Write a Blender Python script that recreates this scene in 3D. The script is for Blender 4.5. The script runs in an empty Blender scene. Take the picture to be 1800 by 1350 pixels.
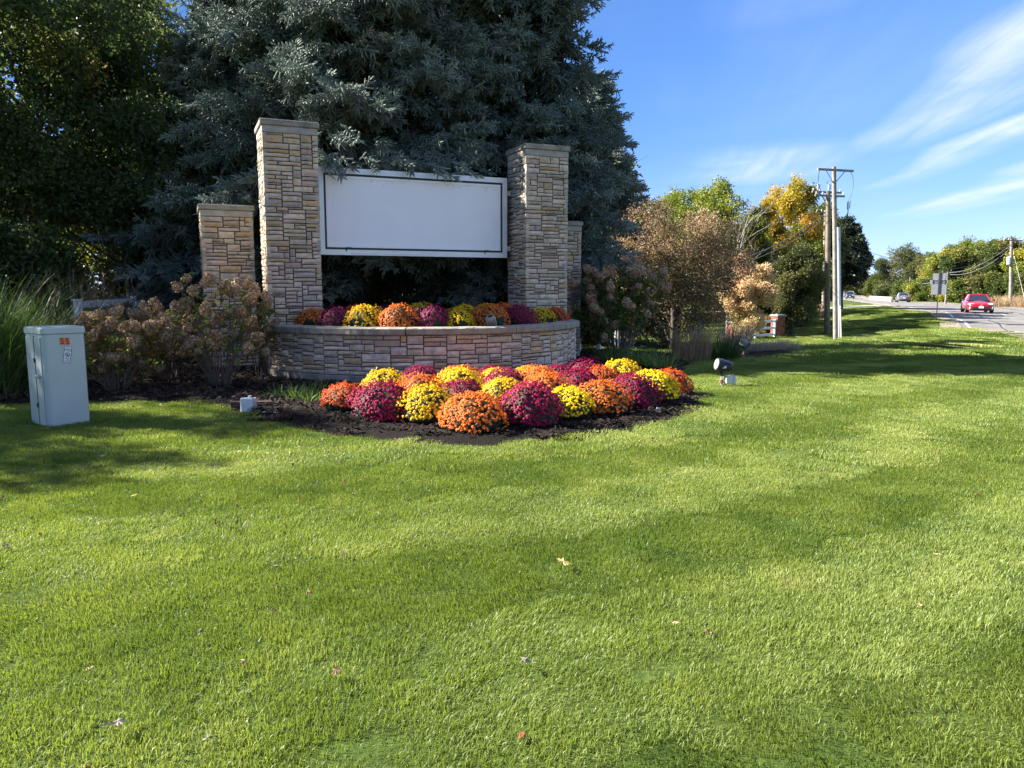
import bpy, math, random
import numpy as np
from mathutils import Vector, Matrix
SC = bpy.context.scene
COL = SC.collection
R = math.radians
PI = math.pi

# ------------------------------------------------------------------ camera, sky, sun, exposure
FPX = 1334.0                                   # focal length in pixels of the 1800 px wide photograph
PITCH = R(7.1)
CAMZ = 1.6
cam = bpy.data.cameras.new('camera'); camo = bpy.data.objects.new('camera', cam); COL.objects.link(camo)
cam.sensor_width = 36.0; cam.lens = FPX / 1800 * 36; cam.clip_start = 0.05; cam.clip_end = 6000
camo.location = (0, 0, CAMZ); camo.rotation_euler = (R(90) - PITCH, 0, 0)
SC.camera = camo
SUN_EL, SUN_AZ = R(35), R(10.5)                   # sun to the side of the view, a little behind the sign
SUNV = Vector((-math.cos(SUN_EL) * math.cos(SUN_AZ), math.cos(SUN_EL) * math.sin(SUN_AZ), math.sin(SUN_EL)))
world = bpy.data.worlds.new('World'); SC.world = world; world.use_nodes = True


def build_sky():
    nt = world.node_tree; N = nt.nodes; L = nt.links; N.clear()
    out = N.new('ShaderNodeOutputWorld'); bg = N.new('ShaderNodeBackground')
    sky = N.new('ShaderNodeTexSky'); sky.sky_type = 'NISHITA'; sky.sun_disc = False
    sky.sun_elevation = SUN_EL; sky.sun_rotation = R(90) - SUN_AZ
    sky.air_density = 0.6; sky.dust_density = 0.05; sky.ozone_density = 4.5; sky.altitude = 200
    tc = N.new('ShaderNodeTexCoord'); sep = N.new('ShaderNodeSeparateXYZ'); L.new(tc.outputs['Generated'], sep.inputs[0])

    def M(op, a, b=None, c=None, clamp=False):
        n = N.new('ShaderNodeMath'); n.operation = op; n.use_clamp = clamp
        for i, v in enumerate((a, b, c)):
            if v is None: continue
            if isinstance(v, (int, float)): n.inputs[i].default_value = v
            else: L.new(v, n.inputs[i])
        return n.outputs[0]
    zc = M('MAXIMUM', sep.outputs[2], 0.03)
    px, py = M('DIVIDE', sep.outputs[0], zc), M('DIVIDE', sep.outputs[1], zc)
    sa, ca = math.sin(R(10.6)), math.cos(R(10.6))
    a = M('ADD', M('MULTIPLY', px, sa), M('MULTIPLY', py, ca))       # along the streaks
    b = M('SUBTRACT', M('MULTIPLY', px, ca), M('MULTIPLY', py, sa))  # across them

    def noise(ax, bx, scale, detail, rough, off=0.0, dist=0.0):
        cb = N.new('ShaderNodeCombineXYZ'); L.new(M('MULTIPLY', a, ax), cb.inputs[0]); L.new(M('MULTIPLY', b, bx), cb.inputs[1])
        cb.inputs[2].default_value = off
        n = N.new('ShaderNodeTexNoise'); n.inputs['Scale'].default_value = scale; n.inputs['Detail'].default_value = detail
        n.inputs['Roughness'].default_value = rough; n.inputs['Distortion'].default_value = dist
        L.new(cb.outputs[0], n.inputs['Vector']); return n.outputs['Fac']

    def sstep(x, lo, hi):
        n = N.new('ShaderNodeMapRange'); n.interpolation_type = 'SMOOTHSTEP'; L.new(x, n.inputs[0])
        n.inputs[1].default_value = lo; n.inputs[2].default_value = hi; n.inputs[3].default_value = 0; n.inputs[4].default_value = 1
        return n.outputs[0]

    def band(b0, sb_lo, sb_hi, a0, a1, a2, a3, amp, warp):
        bb = M('ADD', b, M('MULTIPLY', M('SUBTRACT', noise(0.35, 0.3, 1.0, 2, .5, warp), 0.5), 0.9))
        up = sstep(bb, b0 - sb_lo, b0); dn = M('SUBTRACT', 1.0, sstep(bb, b0, b0 + sb_hi))
        al = M('MULTIPLY', sstep(a, a0, a1), M('SUBTRACT', 1.0, sstep(a, a2, a3)))
        return M('MULTIPLY', M('MULTIPLY', M('MULTIPLY', up, dn), al), amp)
    bands = [band(1.42, .3, .45, 1.5, 2.6, 5.0, 6.6, 1.0, 3.1),
             band(1.75, .25, .35, 2.0, 3.2, 4.2, 6.2, .6, 7.7),
             band(2.1, .2, .4, 3.0, 4.4, 6.8, 8.8, 1.0, 1.3),
             band(3.3, .5, .9, 4.0, 6.0, 9.0, 13.0, .9, 5.9),
             band(0.75, .75, .9, 5.3, 6.4, 6.9, 8.2, .8, 9.4),
             band(-0.75, .5, .4, 4.8, 5.4, 6.0, 6.8, .35, 2.4),
             band(0.4, .5, .5, 2.3, 2.7, 2.9, 3.4, .3, 4.4)]
    tot = bands[0]
    for x in bands[1:]: tot = M('MAXIMUM', tot, x)
    view = M('MULTIPLY', sstep(sep.outputs[1], .45, .75), M('SUBTRACT', 1.0, sstep(sep.outputs[2], .30, .55)))       # the clear gap seen in the photograph
    generic = M('MULTIPLY', M('MULTIPLY', sstep(noise(.3, .55, 1.0, 3, .5, 21.0), .40, .62), 0.95), M('SUBTRACT', 1.0, M('MULTIPLY', view, .9)))      # cirrus mostly out of view, thickened to add white fill light
    tot = M('MAXIMUM', tot, generic)
    fibre = M('ADD', M('MULTIPLY', noise(.30, 3.6, 1.0, 7, .62, .7, .35), 2.2), -0.38)
    wisp = M('ADD', M('MULTIPLY', noise(.8, 1.0, 1.2, 5, .6, 3.7, .5), 1.3), -0.1)
    cov = M('MULTIPLY', M('MULTIPLY', tot, fibre, clamp=True), M('MINIMUM', wisp, 1.0), clamp=True)
    cov = M('MULTIPLY', cov, M('MULTIPLY', sstep(sep.outputs[2], 0.02, 0.08), 1.25), clamp=True)
    low = M('MULTIPLY', M('SUBTRACT', 1.0, sstep(sep.outputs[2], 0.0, 0.16)), 0.16)
    hs = N.new('ShaderNodeHueSaturation'); hs.inputs['Saturation'].default_value = 1.15; hs.inputs['Value'].default_value = 1.0
    v1 = N.new('ShaderNodeVectorMath'); v1.operation = 'MULTIPLY_ADD'; L.new(sky.outputs[0], v1.inputs[0]); v1.inputs[1].default_value = (.13,) * 3; v1.inputs[2].default_value = (1,) * 3
    v2 = N.new('ShaderNodeVectorMath'); v2.operation = 'DIVIDE'; L.new(sky.outputs[0], v2.inputs[0]); L.new(v1.outputs[0], v2.inputs[1])     # soft shoulder: keeps the horizon from burning out
    v3 = N.new('ShaderNodeVectorMath'); v3.operation = 'MULTIPLY'; L.new(v2.outputs[0], v3.inputs[0]); v3.inputs[1].default_value = (.78, .79, .97)
    L.new(v3.outputs[0], hs.inputs['Color'])
    mx = N.new('ShaderNodeMix'); mx.data_type = 'RGBA'
    L.new(cov, mx.inputs[0]); L.new(hs.outputs[0], mx.inputs[6]); mx.inputs[7].default_value = (2.6, 2.85, 3.5, 1)
    L.new(mx.outputs[2], bg.inputs[0]); bg.inputs[1].default_value = SKY_STRENGTH
    L.new(bg.outputs[0], out.inputs[0])


SKY_STRENGTH = 0.092
build_sky()
sun = bpy.data.lights.new('sun', 'SUN'); sun.energy = 4.7; sun.angle = R(0.53); sun.color = (1.0, .945, .86)
suno = bpy.data.objects.new('sun', sun); COL.objects.link(suno); suno.location = (-30, 5, 30)
suno.rotation_euler = (-SUNV).to_track_quat('-Z', 'Y').to_euler()
vs = SC.view_settings
vs.view_transform = 'Standard'; vs.look = 'None'; vs.gamma = 1; vs.use_curve_mapping = False; vs.exposure = 2.1
SC.render.engine = 'CYCLES'
SC.cycles.max_bounces = 8; SC.cycles.diffuse_bounces = 5; SC.cycles.transmission_bounces = 4; SC.cycles.transparent_max_bounces = 6
SC.cycles.use_denoising = True; SC.cycles.denoiser = 'OPENIMAGEDENOISE'; SC.cycles.denoising_input_passes = 'RGB_ALBEDO_NORMAL'; SC.cycles.denoising_prefilter = 'ACCURATE'
SC.cycles.caustics_reflective = False; SC.cycles.caustics_refractive = False

# ------------------------------------------------------------------ helpers
CT, ST = math.cos(PITCH), math.sin(PITCH)


def ray(u, v):
    vy = (675 - v) / FPX
    return np.array(((u - 900) / FPX, CT + vy * ST, vy * CT - ST))


def P(u, v, d):
    r = ray(u, v); t = d / r[1]
    return Vector((r[0] * t, d, CAMZ + r[2] * t))


def PZ(u, v, z):
    r = ray(u, v); t = (z - CAMZ) / r[2]
    return Vector((r[0] * t, r[1] * t, z))


def XU(u, d):
    return (u - 900) / FPX * d * (1 / CT) * 1.0


class MB:
    """collects geometry for one mesh"""
    def __init__(s): s.v = []; s.f = []; s.m = []; s.n = 0; s.mi = 0

    def add(s, vs, fs):
        o = len(s.v); s.v.extend([tuple(p) for p in vs])
        for f in fs: s.f.append(tuple(i + o for i in f)); s.m.append(s.mi)
        return s

    def box(s, c, sz, rz=0, mtx=None, bev=0.0):
        hx, hy, hz = sz[0] / 2, sz[1] / 2, sz[2] / 2
        if bev <= 0:
            vs = [(x, y, z) for z in (-hz, hz) for y in (-hy, hy) for x in (-hx, hx)]
            fs = [(0, 2, 3, 1), (4, 5, 7, 6), (0, 1, 5, 4), (2, 6, 7, 3), (0, 4, 6, 2), (1, 3, 7, 5)]
        else:
            b = bev; ring = []
            def rect(z, ix, iy):
                return [(-hx + ix + (0 if k in (1, 2, 5, 6) else 0), 0, z) for k in range(0)]
            def octo(z, i):
                X, Y = hx - i, hy - i
                return [(-X + b, -Y, z), (X - b, -Y, z), (X, -Y + b, z), (X, Y - b, z), (X - b, Y, z), (-X + b, Y, z), (-X, Y - b, z), (-X, -Y + b, z)]
            vs = octo(-hz, b) + octo(-hz + b, 0) + octo(hz - b, 0) + octo(hz, b); fs = []
            for k in range(3):
                for i in range(8):
                    j = (i + 1) % 8; fs.append((k * 8 + i, k * 8 + j, k * 8 + 8 + j, k * 8 + 8 + i))
            fs.append(tuple(range(7, -1, -1))); fs.append(tuple(range(24, 32)))
        M = (mtx if mtx is not None else Matrix.Rotation(rz, 4, 'Z'))
        vs = [tuple((M @ Vector(p)) + Vector(c)) for p in vs]
        return s.add(vs, fs)

    def tube(s, pts, rad, n=6, cap=True):
        pts = [Vector(p) for p in pts]
        if not hasattr(rad, '__len__'): rad = [rad] * len(pts)
        vs, fs = [], []
        up = Vector((0, 0, 1)); prev = None
        for i, p in enumerate(pts):
            t = (pts[min(i + 1, len(pts) - 1)] - pts[max(i - 1, 0)])
            if t.length < 1e-9: t = Vector((0, 0, 1))
            t.normalize()
            if prev is None:
                a = t.cross(up)
                if a.length < 1e-3: a = t.cross(Vector((0, 1, 0)))
            else:
                a = prev - t * prev.dot(t)
                if a.length < 1e-4: a = t.cross(up)
            a.normalize(); prev = a; b = t.cross(a)
            for k in range(n):
                an = 2 * PI * k / n
                vs.append(p + (a * math.cos(an) + b * math.sin(an)) * rad[i])
        for i in range(len(pts) - 1):
            for k in range(n):
                k2 = (k + 1) % n
                fs.append((i * n + k, i * n + k2, (i + 1) * n + k2, (i + 1) * n + k))
        if cap:
            fs.append(tuple(range(n - 1, -1, -1))); fs.append(tuple((len(pts) - 1) * n + k for k in range(n)))
        return s.add(vs, fs)

    def lathe(s, prof, n=16, mtx=None):
        """prof: (radius, z)"""
        vs, fs = [], []
        for r, z in prof:
            for k in range(n):
                an = 2 * PI * k / n; vs.append((r * math.cos(an), r * math.sin(an), z))
        for i in range(len(prof) - 1):
            for k in range(n):
                k2 = (k + 1) % n; fs.append((i * n + k, i * n + k2, (i + 1) * n + k2, (i + 1) * n + k))
        fs.append(tuple(range(n - 1, -1, -1))); fs.append(tuple((len(prof) - 1) * n + k for k in range(n)))
        if mtx is not None: vs = [tuple(mtx @ Vector(p)) for p in vs]
        return s.add(vs, fs)

    def arrays(s, V, F):
        o = len(s.v); s.v.extend(map(tuple, V)); F = np.asarray(F) + o
        s.f.extend(map(tuple, F.tolist())); s.m.extend([s.mi] * len(F)); return s

    def mesh(s, name, mats, smooth=False):
        me = bpy.data.meshes.new(name); me.from_pydata(s.v, [], s.f)
        if not isinstance(mats, (list, tuple)): mats = [mats]
        for m in mats: me.materials.append(m)
        if len(mats) > 1: me.polygons.foreach_set('material_index', s.m)
        if smooth: me.polygons.foreach_set('use_smooth', [True] * len(me.polygons))
        me.update(); return me

    def build(s, name, mats, parent=None, smooth=False, kind=None, label=None, loc=None):
        return link(s.mesh(name, mats, smooth), name, parent, kind, label, loc)


def link(me, name, parent=None, kind=None, label=None, loc=None, rz=None):
    o = bpy.data.objects.new(name, me); COL.objects.link(o)
    if parent is not None: o.parent = parent
    if kind: o['kind'] = kind
    if label: o['label'] = label
    if loc is not None: o.location = loc
    if rz is not None: o.rotation_euler = (0, 0, rz)
    return o


def tag(o, label, cat, group=None, kind=None):
    if label: o['label'] = label
    if cat: o['category'] = cat
    if group: o['group'] = group
    if kind: o['kind'] = kind
    return o


def thing(name, label, cat, loc=(0, 0, 0), rz=0, group=None):
    o = bpy.data.objects.new(name, None); COL.objects.link(o); o.location = loc; o.rotation_euler = (0, 0, rz)
    o.empty_display_size = .2
    return tag(o, label, cat, group)


# ------------------------------------------------------------------ materials
def newmat(name):
    m = bpy.data.materials.new(name); m.use_nodes = True
    nt = m.node_tree; b = nt.nodes['Principled BSDF']
    return m, nt, nt.nodes, nt.links, b


def ramp(N, cols):
    r = N.new('ShaderNodeValToRGB'); e = r.color_ramp.elements
    while len(e) < len(cols): e.new(0.5)
    for i, (p, c) in enumerate(cols): e[i].position = p; e[i].color = (*c, 1)
    return r


def mat(name, col, rough=.6, metal=0.0, var=0.0, scale=8.0, bump=0.0, col2=None, coat=0.0, spec=.5, bscale=None, detail=5):
    m, nt, N, L, b = newmat(name)
    b.inputs['Base Color'].default_value = (*col, 1); b.inputs['Roughness'].default_value = rough; b.inputs['Metallic'].default_value = metal
    b.inputs['Coat Weight'].default_value = coat; b.inputs['Specular IOR Level'].default_value = spec
    if var > 0 or col2 or bump:
        tc = N.new('ShaderNodeTexCoord'); n = N.new('ShaderNodeTexNoise'); n.inputs['Scale'].default_value = scale; n.inputs['Detail'].default_value = detail
        L.new(tc.outputs['Object'], n.inputs['Vector'])
        if var > 0 or col2:
            c2 = col2 or tuple(c * (1 - var) for c in col)
            c1 = col if col2 else tuple(min(1, c * (1 + var)) for c in col)
            r = ramp(N, [(.32, c2), (.68, c1)]); L.new(n.outputs['Fac'], r.inputs[0]); L.new(r.outputs[0], b.inputs['Base Color'])
        if bump:
            n2 = N.new('ShaderNodeTexNoise'); n2.inputs['Scale'].default_value = bscale or scale * 4; n2.inputs['Detail'].default_value = 6
            L.new(tc.outputs['Object'], n2.inputs['Vector'])
            bp = N.new('ShaderNodeBump'); bp.inputs['Strength'].default_value = bump; bp.inputs['Distance'].default_value = .02
            L.new(n2.outputs['Fac'], bp.inputs['Height']); L.new(bp.outputs[0], b.inputs['Normal'])
    return m


def leafmat(name, cols, trans=.35, rough=.5, spec=.35, inst=True, tcol=1.25, attr='tint'):
    """foliage: tint attribute picks a colour of the plant; some light comes through the blade"""
    m, nt, N, L, b = newmat(name)
    a = N.new('ShaderNodeAttribute'); a.attribute_name = attr; a.attribute_type = 'INSTANCER' if inst else 'GEOMETRY'
    r = ramp(N, cols); L.new(a.outputs['Fac'], r.inputs[0])
    L.new(r.outputs[0], b.inputs['Base Color']); b.inputs['Roughness'].default_value = rough; b.inputs['Specular IOR Level'].default_value = spec
    t = N.new('ShaderNodeBsdfTranslucent'); mx = N.new('ShaderNodeMixShader'); mx.inputs[0].default_value = trans
    hs = N.new('ShaderNodeHueSaturation'); hs.inputs['Value'].default_value = tcol; hs.inputs['Saturation'].default_value = 1.15; hs.inputs['Hue'].default_value = .49
    L.new(r.outputs[0], hs.inputs['Color']); L.new(hs.outputs[0], t.inputs['Color'])
    L.new(b.outputs[0], mx.inputs[1]); L.new(t.outputs[0], mx.inputs[2])
    L.new(mx.outputs[0], N['Material Output'].inputs[0])
    return m


def objcolmat(name, rough=.85, nscale=14, nvar=.35, bump=.6, bscale=60, spec=.3, dirt=None):
    """takes the object's own colour, with grain, blotches and relief"""
    m, nt, N, L, b = newmat(name)
    oi = N.new('ShaderNodeObjectInfo'); tc = N.new('ShaderNodeTexCoord')
    mp = N.new('ShaderNodeVectorMath'); mp.operation = 'ADD'; L.new(tc.outputs['Object'], mp.inputs[0])
    cx = N.new('ShaderNodeCombineXYZ'); mm = N.new('ShaderNodeMath'); mm.operation = 'MULTIPLY'; mm.inputs[1].default_value = 40
    L.new(oi.outputs['Random'], mm.inputs[0]); L.new(mm.outputs[0], cx.inputs[0]); L.new(cx.outputs[0], mp.inputs[1])
    n = N.new('ShaderNodeTexNoise'); n.inputs['Scale'].default_value = nscale; n.inputs['Detail'].default_value = 7; n.inputs['Roughness'].default_value = .62
    L.new(mp.outputs[0], n.inputs['Vector'])
    r = ramp(N, [(.28, (1 - nvar,) * 3), (.72, (1 + nvar * .5,) * 3)]); L.new(n.outputs['Fac'], r.inputs[0])
    mx = N.new('ShaderNodeMix'); mx.data_type = 'RGBA'; mx.blend_type = 'MULTIPLY'; mx.inputs[0].default_value = 1
    L.new(oi.outputs['Color'], mx.inputs[6]); L.new(r.outputs[0], mx.inputs[7])
    last = mx.outputs[2]
    if dirt:
        n3 = N.new('ShaderNodeTexNoise'); n3.inputs['Scale'].default_value = 5; n3.inputs['Detail'].default_value = 6; L.new(mp.outputs[0], n3.inputs['Vector'])
        r3 = ramp(N, [(.52, (0, 0, 0)), (.74, (1, 1, 1))]); L.new(n3.outputs['Fac'], r3.inputs[0])
        m3 = N.new('ShaderNodeMix'); m3.data_type = 'RGBA'; L.new(r3.outputs[0], m3.inputs[0]); L.new(last, m3.inputs[6]); m3.inputs[7].default_value = (*dirt, 1); last = m3.outputs[2]
    L.new(last, b.inputs['Base Color']); b.inputs['Roughness'].default_value = rough; b.inputs['Specular IOR Level'].default_value = spec
    n2 = N.new('ShaderNodeTexNoise'); n2.inputs['Scale'].default_value = bscale; n2.inputs['Detail'].default_value = 6; L.new(mp.outputs[0], n2.inputs['Vector'])
    bp = N.new('ShaderNodeBump'); bp.inputs['Strength'].default_value = bump; bp.inputs['Distance'].default_value = .012
    L.new(n2.outputs['Fac'], bp.inputs['Height']); L.new(bp.outputs[0], b.inputs['Normal'])
    return m


# ------------------------------------------------------------------ scattering of uncountable small pieces (needles, leaves, blades, chips)
def hold(name, me):
    return bpy.data.objects.new(name, me)      # source shape, linked to no collection


def scatter(name, pts, rot, scl, idx, tint, variants, parent=None, loc=None):
    pts = np.asarray(pts, dtype='f').reshape(-1, 3); n = len(pts)
    me = bpy.data.meshes.new(name); me.vertices.add(n); me.vertices.foreach_set('co', pts.ravel())
    me.attributes.new('rot', 'FLOAT_VECTOR', 'POINT').data.foreach_set('vector', np.asarray(rot, dtype='f').ravel())
    scl = np.asarray(scl, dtype='f')
    if scl.ndim == 1: scl = np.repeat(scl[:, None], 3, 1)
    me.attributes.new('scl', 'FLOAT_VECTOR', 'POINT').data.foreach_set('vector', scl.ravel())
    me.attributes.new('idx', 'INT', 'POINT').data.foreach_set('value', np.asarray(idx, dtype='i'))
    me.attributes.new('tint', 'FLOAT', 'POINT').data.foreach_set('value', np.asarray(tint, dtype='f'))
    o = link(me, name, parent, 'stuff', None, loc)
    key = tuple(v.name for v in variants)
    ng = SCAT.get(key)
    if ng is None:
        ng = bpy.data.node_groups.new('scatter', 'GeometryNodeTree'); SCAT[key] = ng
        ng.interface.new_socket('Geometry', in_out='INPUT', socket_type='NodeSocketGeometry')
        ng.interface.new_socket('Geometry', in_out='OUTPUT', socket_type='NodeSocketGeometry')
        N = ng.nodes; L = ng.links
        gi = N.new('NodeGroupInput'); go = N.new('NodeGroupOutput'); ip = N.new('GeometryNodeInstanceOnPoints'); g2 = N.new('GeometryNodeGeometryToInstance')
        for v in variants:
            oi = N.new('GeometryNodeObjectInfo'); oi.inputs['Object'].default_value = v; L.new(oi.outputs['Geometry'], g2.inputs[0])
        def na(nm, ty):
            x = N.new('GeometryNodeInputNamedAttribute'); x.data_type = ty; x.inputs[0].default_value = nm; return x.outputs[0]
        er = N.new('FunctionNodeEulerToRotation'); L.new(na('rot', 'FLOAT_VECTOR'), er.inputs[0])
        L.new(gi.outputs[0], ip.inputs['Points']); L.new(g2.outputs[0], ip.inputs['Instance']); L.new(er.outputs[0], ip.inputs['Rotation'])
        L.new(na('scl', 'FLOAT_VECTOR'), ip.inputs['Scale']); L.new(na('idx', 'INT'), ip.inputs['Instance Index']); ip.inputs['Pick Instance'].default_value = True
        L.new(ip.outputs[0], go.inputs[0])
    o.modifiers.new('scatter', 'NODES').node_group = ng
    return o


SCAT = {}


def quads_mesh(name, V, F, m, tint=None, smooth=False):
    """mesh from arrays, optional per-vertex tint"""
    me = bpy.data.meshes.new(name)
    V = np.asarray(V, dtype='f'); F = np.asarray(F, dtype='i'); k = F.shape[1]
    me.vertices.add(len(V)); me.vertices.foreach_set('co', V.ravel())
    me.loops.add(F.size); me.loops.foreach_set('vertex_index', F.ravel())
    me.polygons.add(len(F)); me.polygons.foreach_set('loop_start', np.arange(0, F.size, k, dtype='i'))
    me.polygons.foreach_set('loop_total', np.full(len(F), k, dtype='i'))
    if smooth: me.polygons.foreach_set('use_smooth', np.ones(len(F), dtype=bool))
    if tint is not None: me.attributes.new('tint', 'FLOAT', 'POINT').data.foreach_set('value', np.asarray(tint, dtype='f'))
    me.materials.append(m); me.update(calc_edges=True); me.validate()
    return me


def in_poly(x, y, poly):
    x = np.asarray(x); y = np.asarray(y); ins = np.zeros(x.shape, bool); n = len(poly)
    for i in range(n):
        x1, y1 = poly[i]; x2, y2 = poly[(i + 1) % n]
        c = ((y1 > y) != (y2 > y)) & (x < (x2 - x1) * (y - y1) / ((y2 - y1) or 1e-9) + x1); ins ^= c
    return ins


def poly_dist(x, y, poly):
    d = np.full(np.shape(x), 1e9)
    for i in range(len(poly)):
        x1, y1 = poly[i]; x2, y2 = poly[(i + 1) % len(poly)]
        dx, dy = x2 - x1, y2 - y1; t = np.clip(((x - x1) * dx + (y - y1) * dy) / (dx * dx + dy * dy + 1e-12), 0, 1)
        d = np.minimum(d, np.hypot(x - x1 - t * dx, y - y1 - t * dy))
    return d


def vnoise(x, y, seed=0, octaves=3):
    """smooth value noise, numpy"""
    x = np.asarray(x, float); y = np.asarray(y, float); out = np.zeros(np.broadcast(x, y).shape); amp = 1; tot = 0
    for o in range(octaves):
        X, Y = x * 2 ** o + 17.3 * o + seed * 7.1, y * 2 ** o - 9.7 * o + seed * 3.3
        ix, iy = np.floor(X), np.floor(Y); fx, fy = X - ix, Y - iy; fx = fx * fx * (3 - 2 * fx); fy = fy * fy * (3 - 2 * fy)
        def h(a, b):
            s = np.sin(a * 127.1 + b * 311.7 + seed * 13.7 + o * 5.1) * 43758.5453; return s - np.floor(s)
        out += amp * ((h(ix, iy) * (1 - fx) + h(ix + 1, iy) * fx) * (1 - fy) + (h(ix, iy + 1) * (1 - fx) + h(ix + 1, iy + 1) * fx) * fy)
        tot += amp; amp *= .5
    return out / tot


# ------------------------------------------------------------------ terrain
CTRL = np.array([(18, 43.5, -1.62), (20.6, 44, -1.5), (19.2, 47, -1.55), (17, 41.5, -1.5), (20.8, 50, -1.42), (22.2, 52, -1.3), (15.5, 44, -1.6), (24.5, 63, -.8), (25.2, 60, -.8), (-60, -10, 0), (-30, -10, 0), (-12, -10, 0), (0, -10, 0), (8, -10, 0), (-30, 3, 0), (-12, 3, 0), (-5, 3, 0), (0, 2, 0), (4, 4, 0), (8, 4, 0),
                 (-30, 10, 0), (-12, 9, 0), (-6, 9, 0), (-2, 8, 0), (2, 8, 0), (6, 9, 0), (10, 10, -.02), (13.5, 13, -.05), (-12, 14, 0), (-6, 13, 0), (-2, 12.5, 0), (1, 12, 0), (4, 13, 0), (8, 14, -.05),
                 (-3, 16, 0), (0, 17, 0), (3, 17, -.1), (-10, 20, 0), (-5, 20, 0), (0, 20, -.1), (3.5, 20, -.28), (7, 23, -.5), (11, 20, -.2), (13.5, 24, -.42), (16.5, 25, -.15), (-30, 20, 0), (-60, 20, 0),
                 (19.3, 45, -1.5), (21, 52, -1.3), (24.8, 62, -.75), (16, 47, -1.5), (13, 46, -1.5), (28.6, 52, -.45), (21, 35, -.25), (18, 35, -.7), (14, 34, -1.1), (10, 34, -1.0), (6, 30, -.8),
                 (24, 45, -.85), (0, 35, -.6), (0, 60, -1), (-20, 40, -.2), (-45, 45, 0), (-60, 80, 0), (10, 60, -1.2), (17, 60, -1.2), (20, 75, -.6), (30, 78, -.4), (36, 82, -.32), (10, 76, -.7), (33, 68, -.3),
                 (20, 30, -.12), (33.5, 60, -.2), (44, 60, -.22), (31, 30, -.12), (41, 80, -.25), (53, 80, -.3), (47, 100, -.25), (58.5, 100, -.3), (60, 133, -.4), (67, 133, -.45), (74, 171, -.65), (81, 171, -.65), (86, 200, -.8), (93, 200, -.8),
                 (130, 300, -.7), (137, 300, -.7), (215, 500, 0), (20, 110, -.3), (0, 150, 0), (45, 150, -.4), (80, 120, -.2), (110, 160, 0), (110, 100, 0), (80, 60, 0), (60, 40, -.1), (60, 0, 0), (30, 0, 0), (100, 0, 0),
                 (0, 300, 1), (200, 300, 1), (-100, 300, 1), (0, 900, 2), (400, 900, 2), (-400, 900, 2), (600, 300, 1), (300, 100, 0.5), (-300, 100, 0.5), (-300, -100, 0), (300, -100, 0), (0, -100, 0)], float)


def terr(x, y):
    x = np.asarray(x, float); y = np.asarray(y, float); sh = np.broadcast(x, y).shape
    x = np.broadcast_to(x, sh).ravel(); y = np.broadcast_to(y, sh).ravel()
    num = np.zeros(x.shape); den = np.zeros(x.shape)
    for cx, cy, cz in CTRL:
        d2 = (x - cx) ** 2 + (y - cy) ** 2
        w = 1.0 / (d2 + 1.6) ** 2
        num += w * cz; den += w
    return (num / den).reshape(sh)


def tz(x, y): return float(terr(np.array([x]), np.array([y]))[0])


def G(u, v):
    """where the sight line of a picture point meets the ground"""
    r = ray(u, v); t0 = .5; prev = 1
    ts = np.geomspace(1.5, 900, 4000); zz = CAMZ + r[2] * ts - terr(r[0] * ts, r[1] * ts)
    i = int(np.argmax(zz < 0)) if (zz < 0).any() else len(ts) - 1
    if i > 0:
        a, b = zz[i - 1], zz[i]; t = ts[i - 1] + (ts[i] - ts[i - 1]) * a / (a - b + 1e-12)
    else: t = ts[0]
    return Vector((r[0] * t, r[1] * t, tz(r[0] * t, r[1] * t)))


YL = [-200, -60, 30, 60, 80, 100, 133, 171, 200, 300, 500, 1200]
XL = [-82.5, -19.9, 20.4, 33.7, 41.2, 47.6, 60, 74, 86, 129.5, 215, 520]
XR = [-70.5, -8.5, 31.2, 44.6, 53, 58.8, 67.2, 81, 93, 136.5, 222, 527]
def road_l(y): return np.interp(y, YL, XL)
def road_r(y): return np.interp(y, YL, XR)


DRIVE_N = [(42.5, 84), (36, 79.5), (30, 75.5), (20, 72), (5, 70), (-20, 69)]
DRIVE_F = [(48, 98), (42, 91), (36, 85), (30, 80.5), (20, 77), (5, 75), (-20, 74)]
DRIVE = DRIVE_N + DRIVE_F[::-1]
# planting bed round the sign: outline from the photograph, on the ground
BED_PX = [(-160, 722), (0, 712), (150, 706), (310, 706), (385, 714), (440, 737), (520, 752), (590, 764), (700, 777), (850, 784), (1000, 774), (1130, 751), (1200, 731), (1238, 702), (1215, 684), (1190, 662),
          (1200, 646), (1290, 634), (1360, 628), (1440, 616)]
BED = [tuple(G(u, v)[:2]) for u, v in BED_PX] + [(9.6, 26.5), (5.5, 24.5), (1, 22), (-4, 21), (-8, 18), (-16, 17), (-19, 13)]

# ------------------------------------------------------------------ the setting: ground, bed, road, drive
def stripe_q(x, y):
    """mowing passes: lines bending from across the view near the bed to along the road"""
    x = np.asarray(x, float)
    h = np.where(x < 0, .28 * x, 0) + np.where(x >= 0, .28 * x + .047 * np.minimum(x, 5) ** 2 + np.maximum(x - 5, 0) * .47, 0)
    sl = np.where(x < 0, .28, .28 + .094 * np.minimum(np.maximum(x, 0), 5))
    return (y - h) / np.sqrt(1 + sl ** 2), sl


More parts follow.
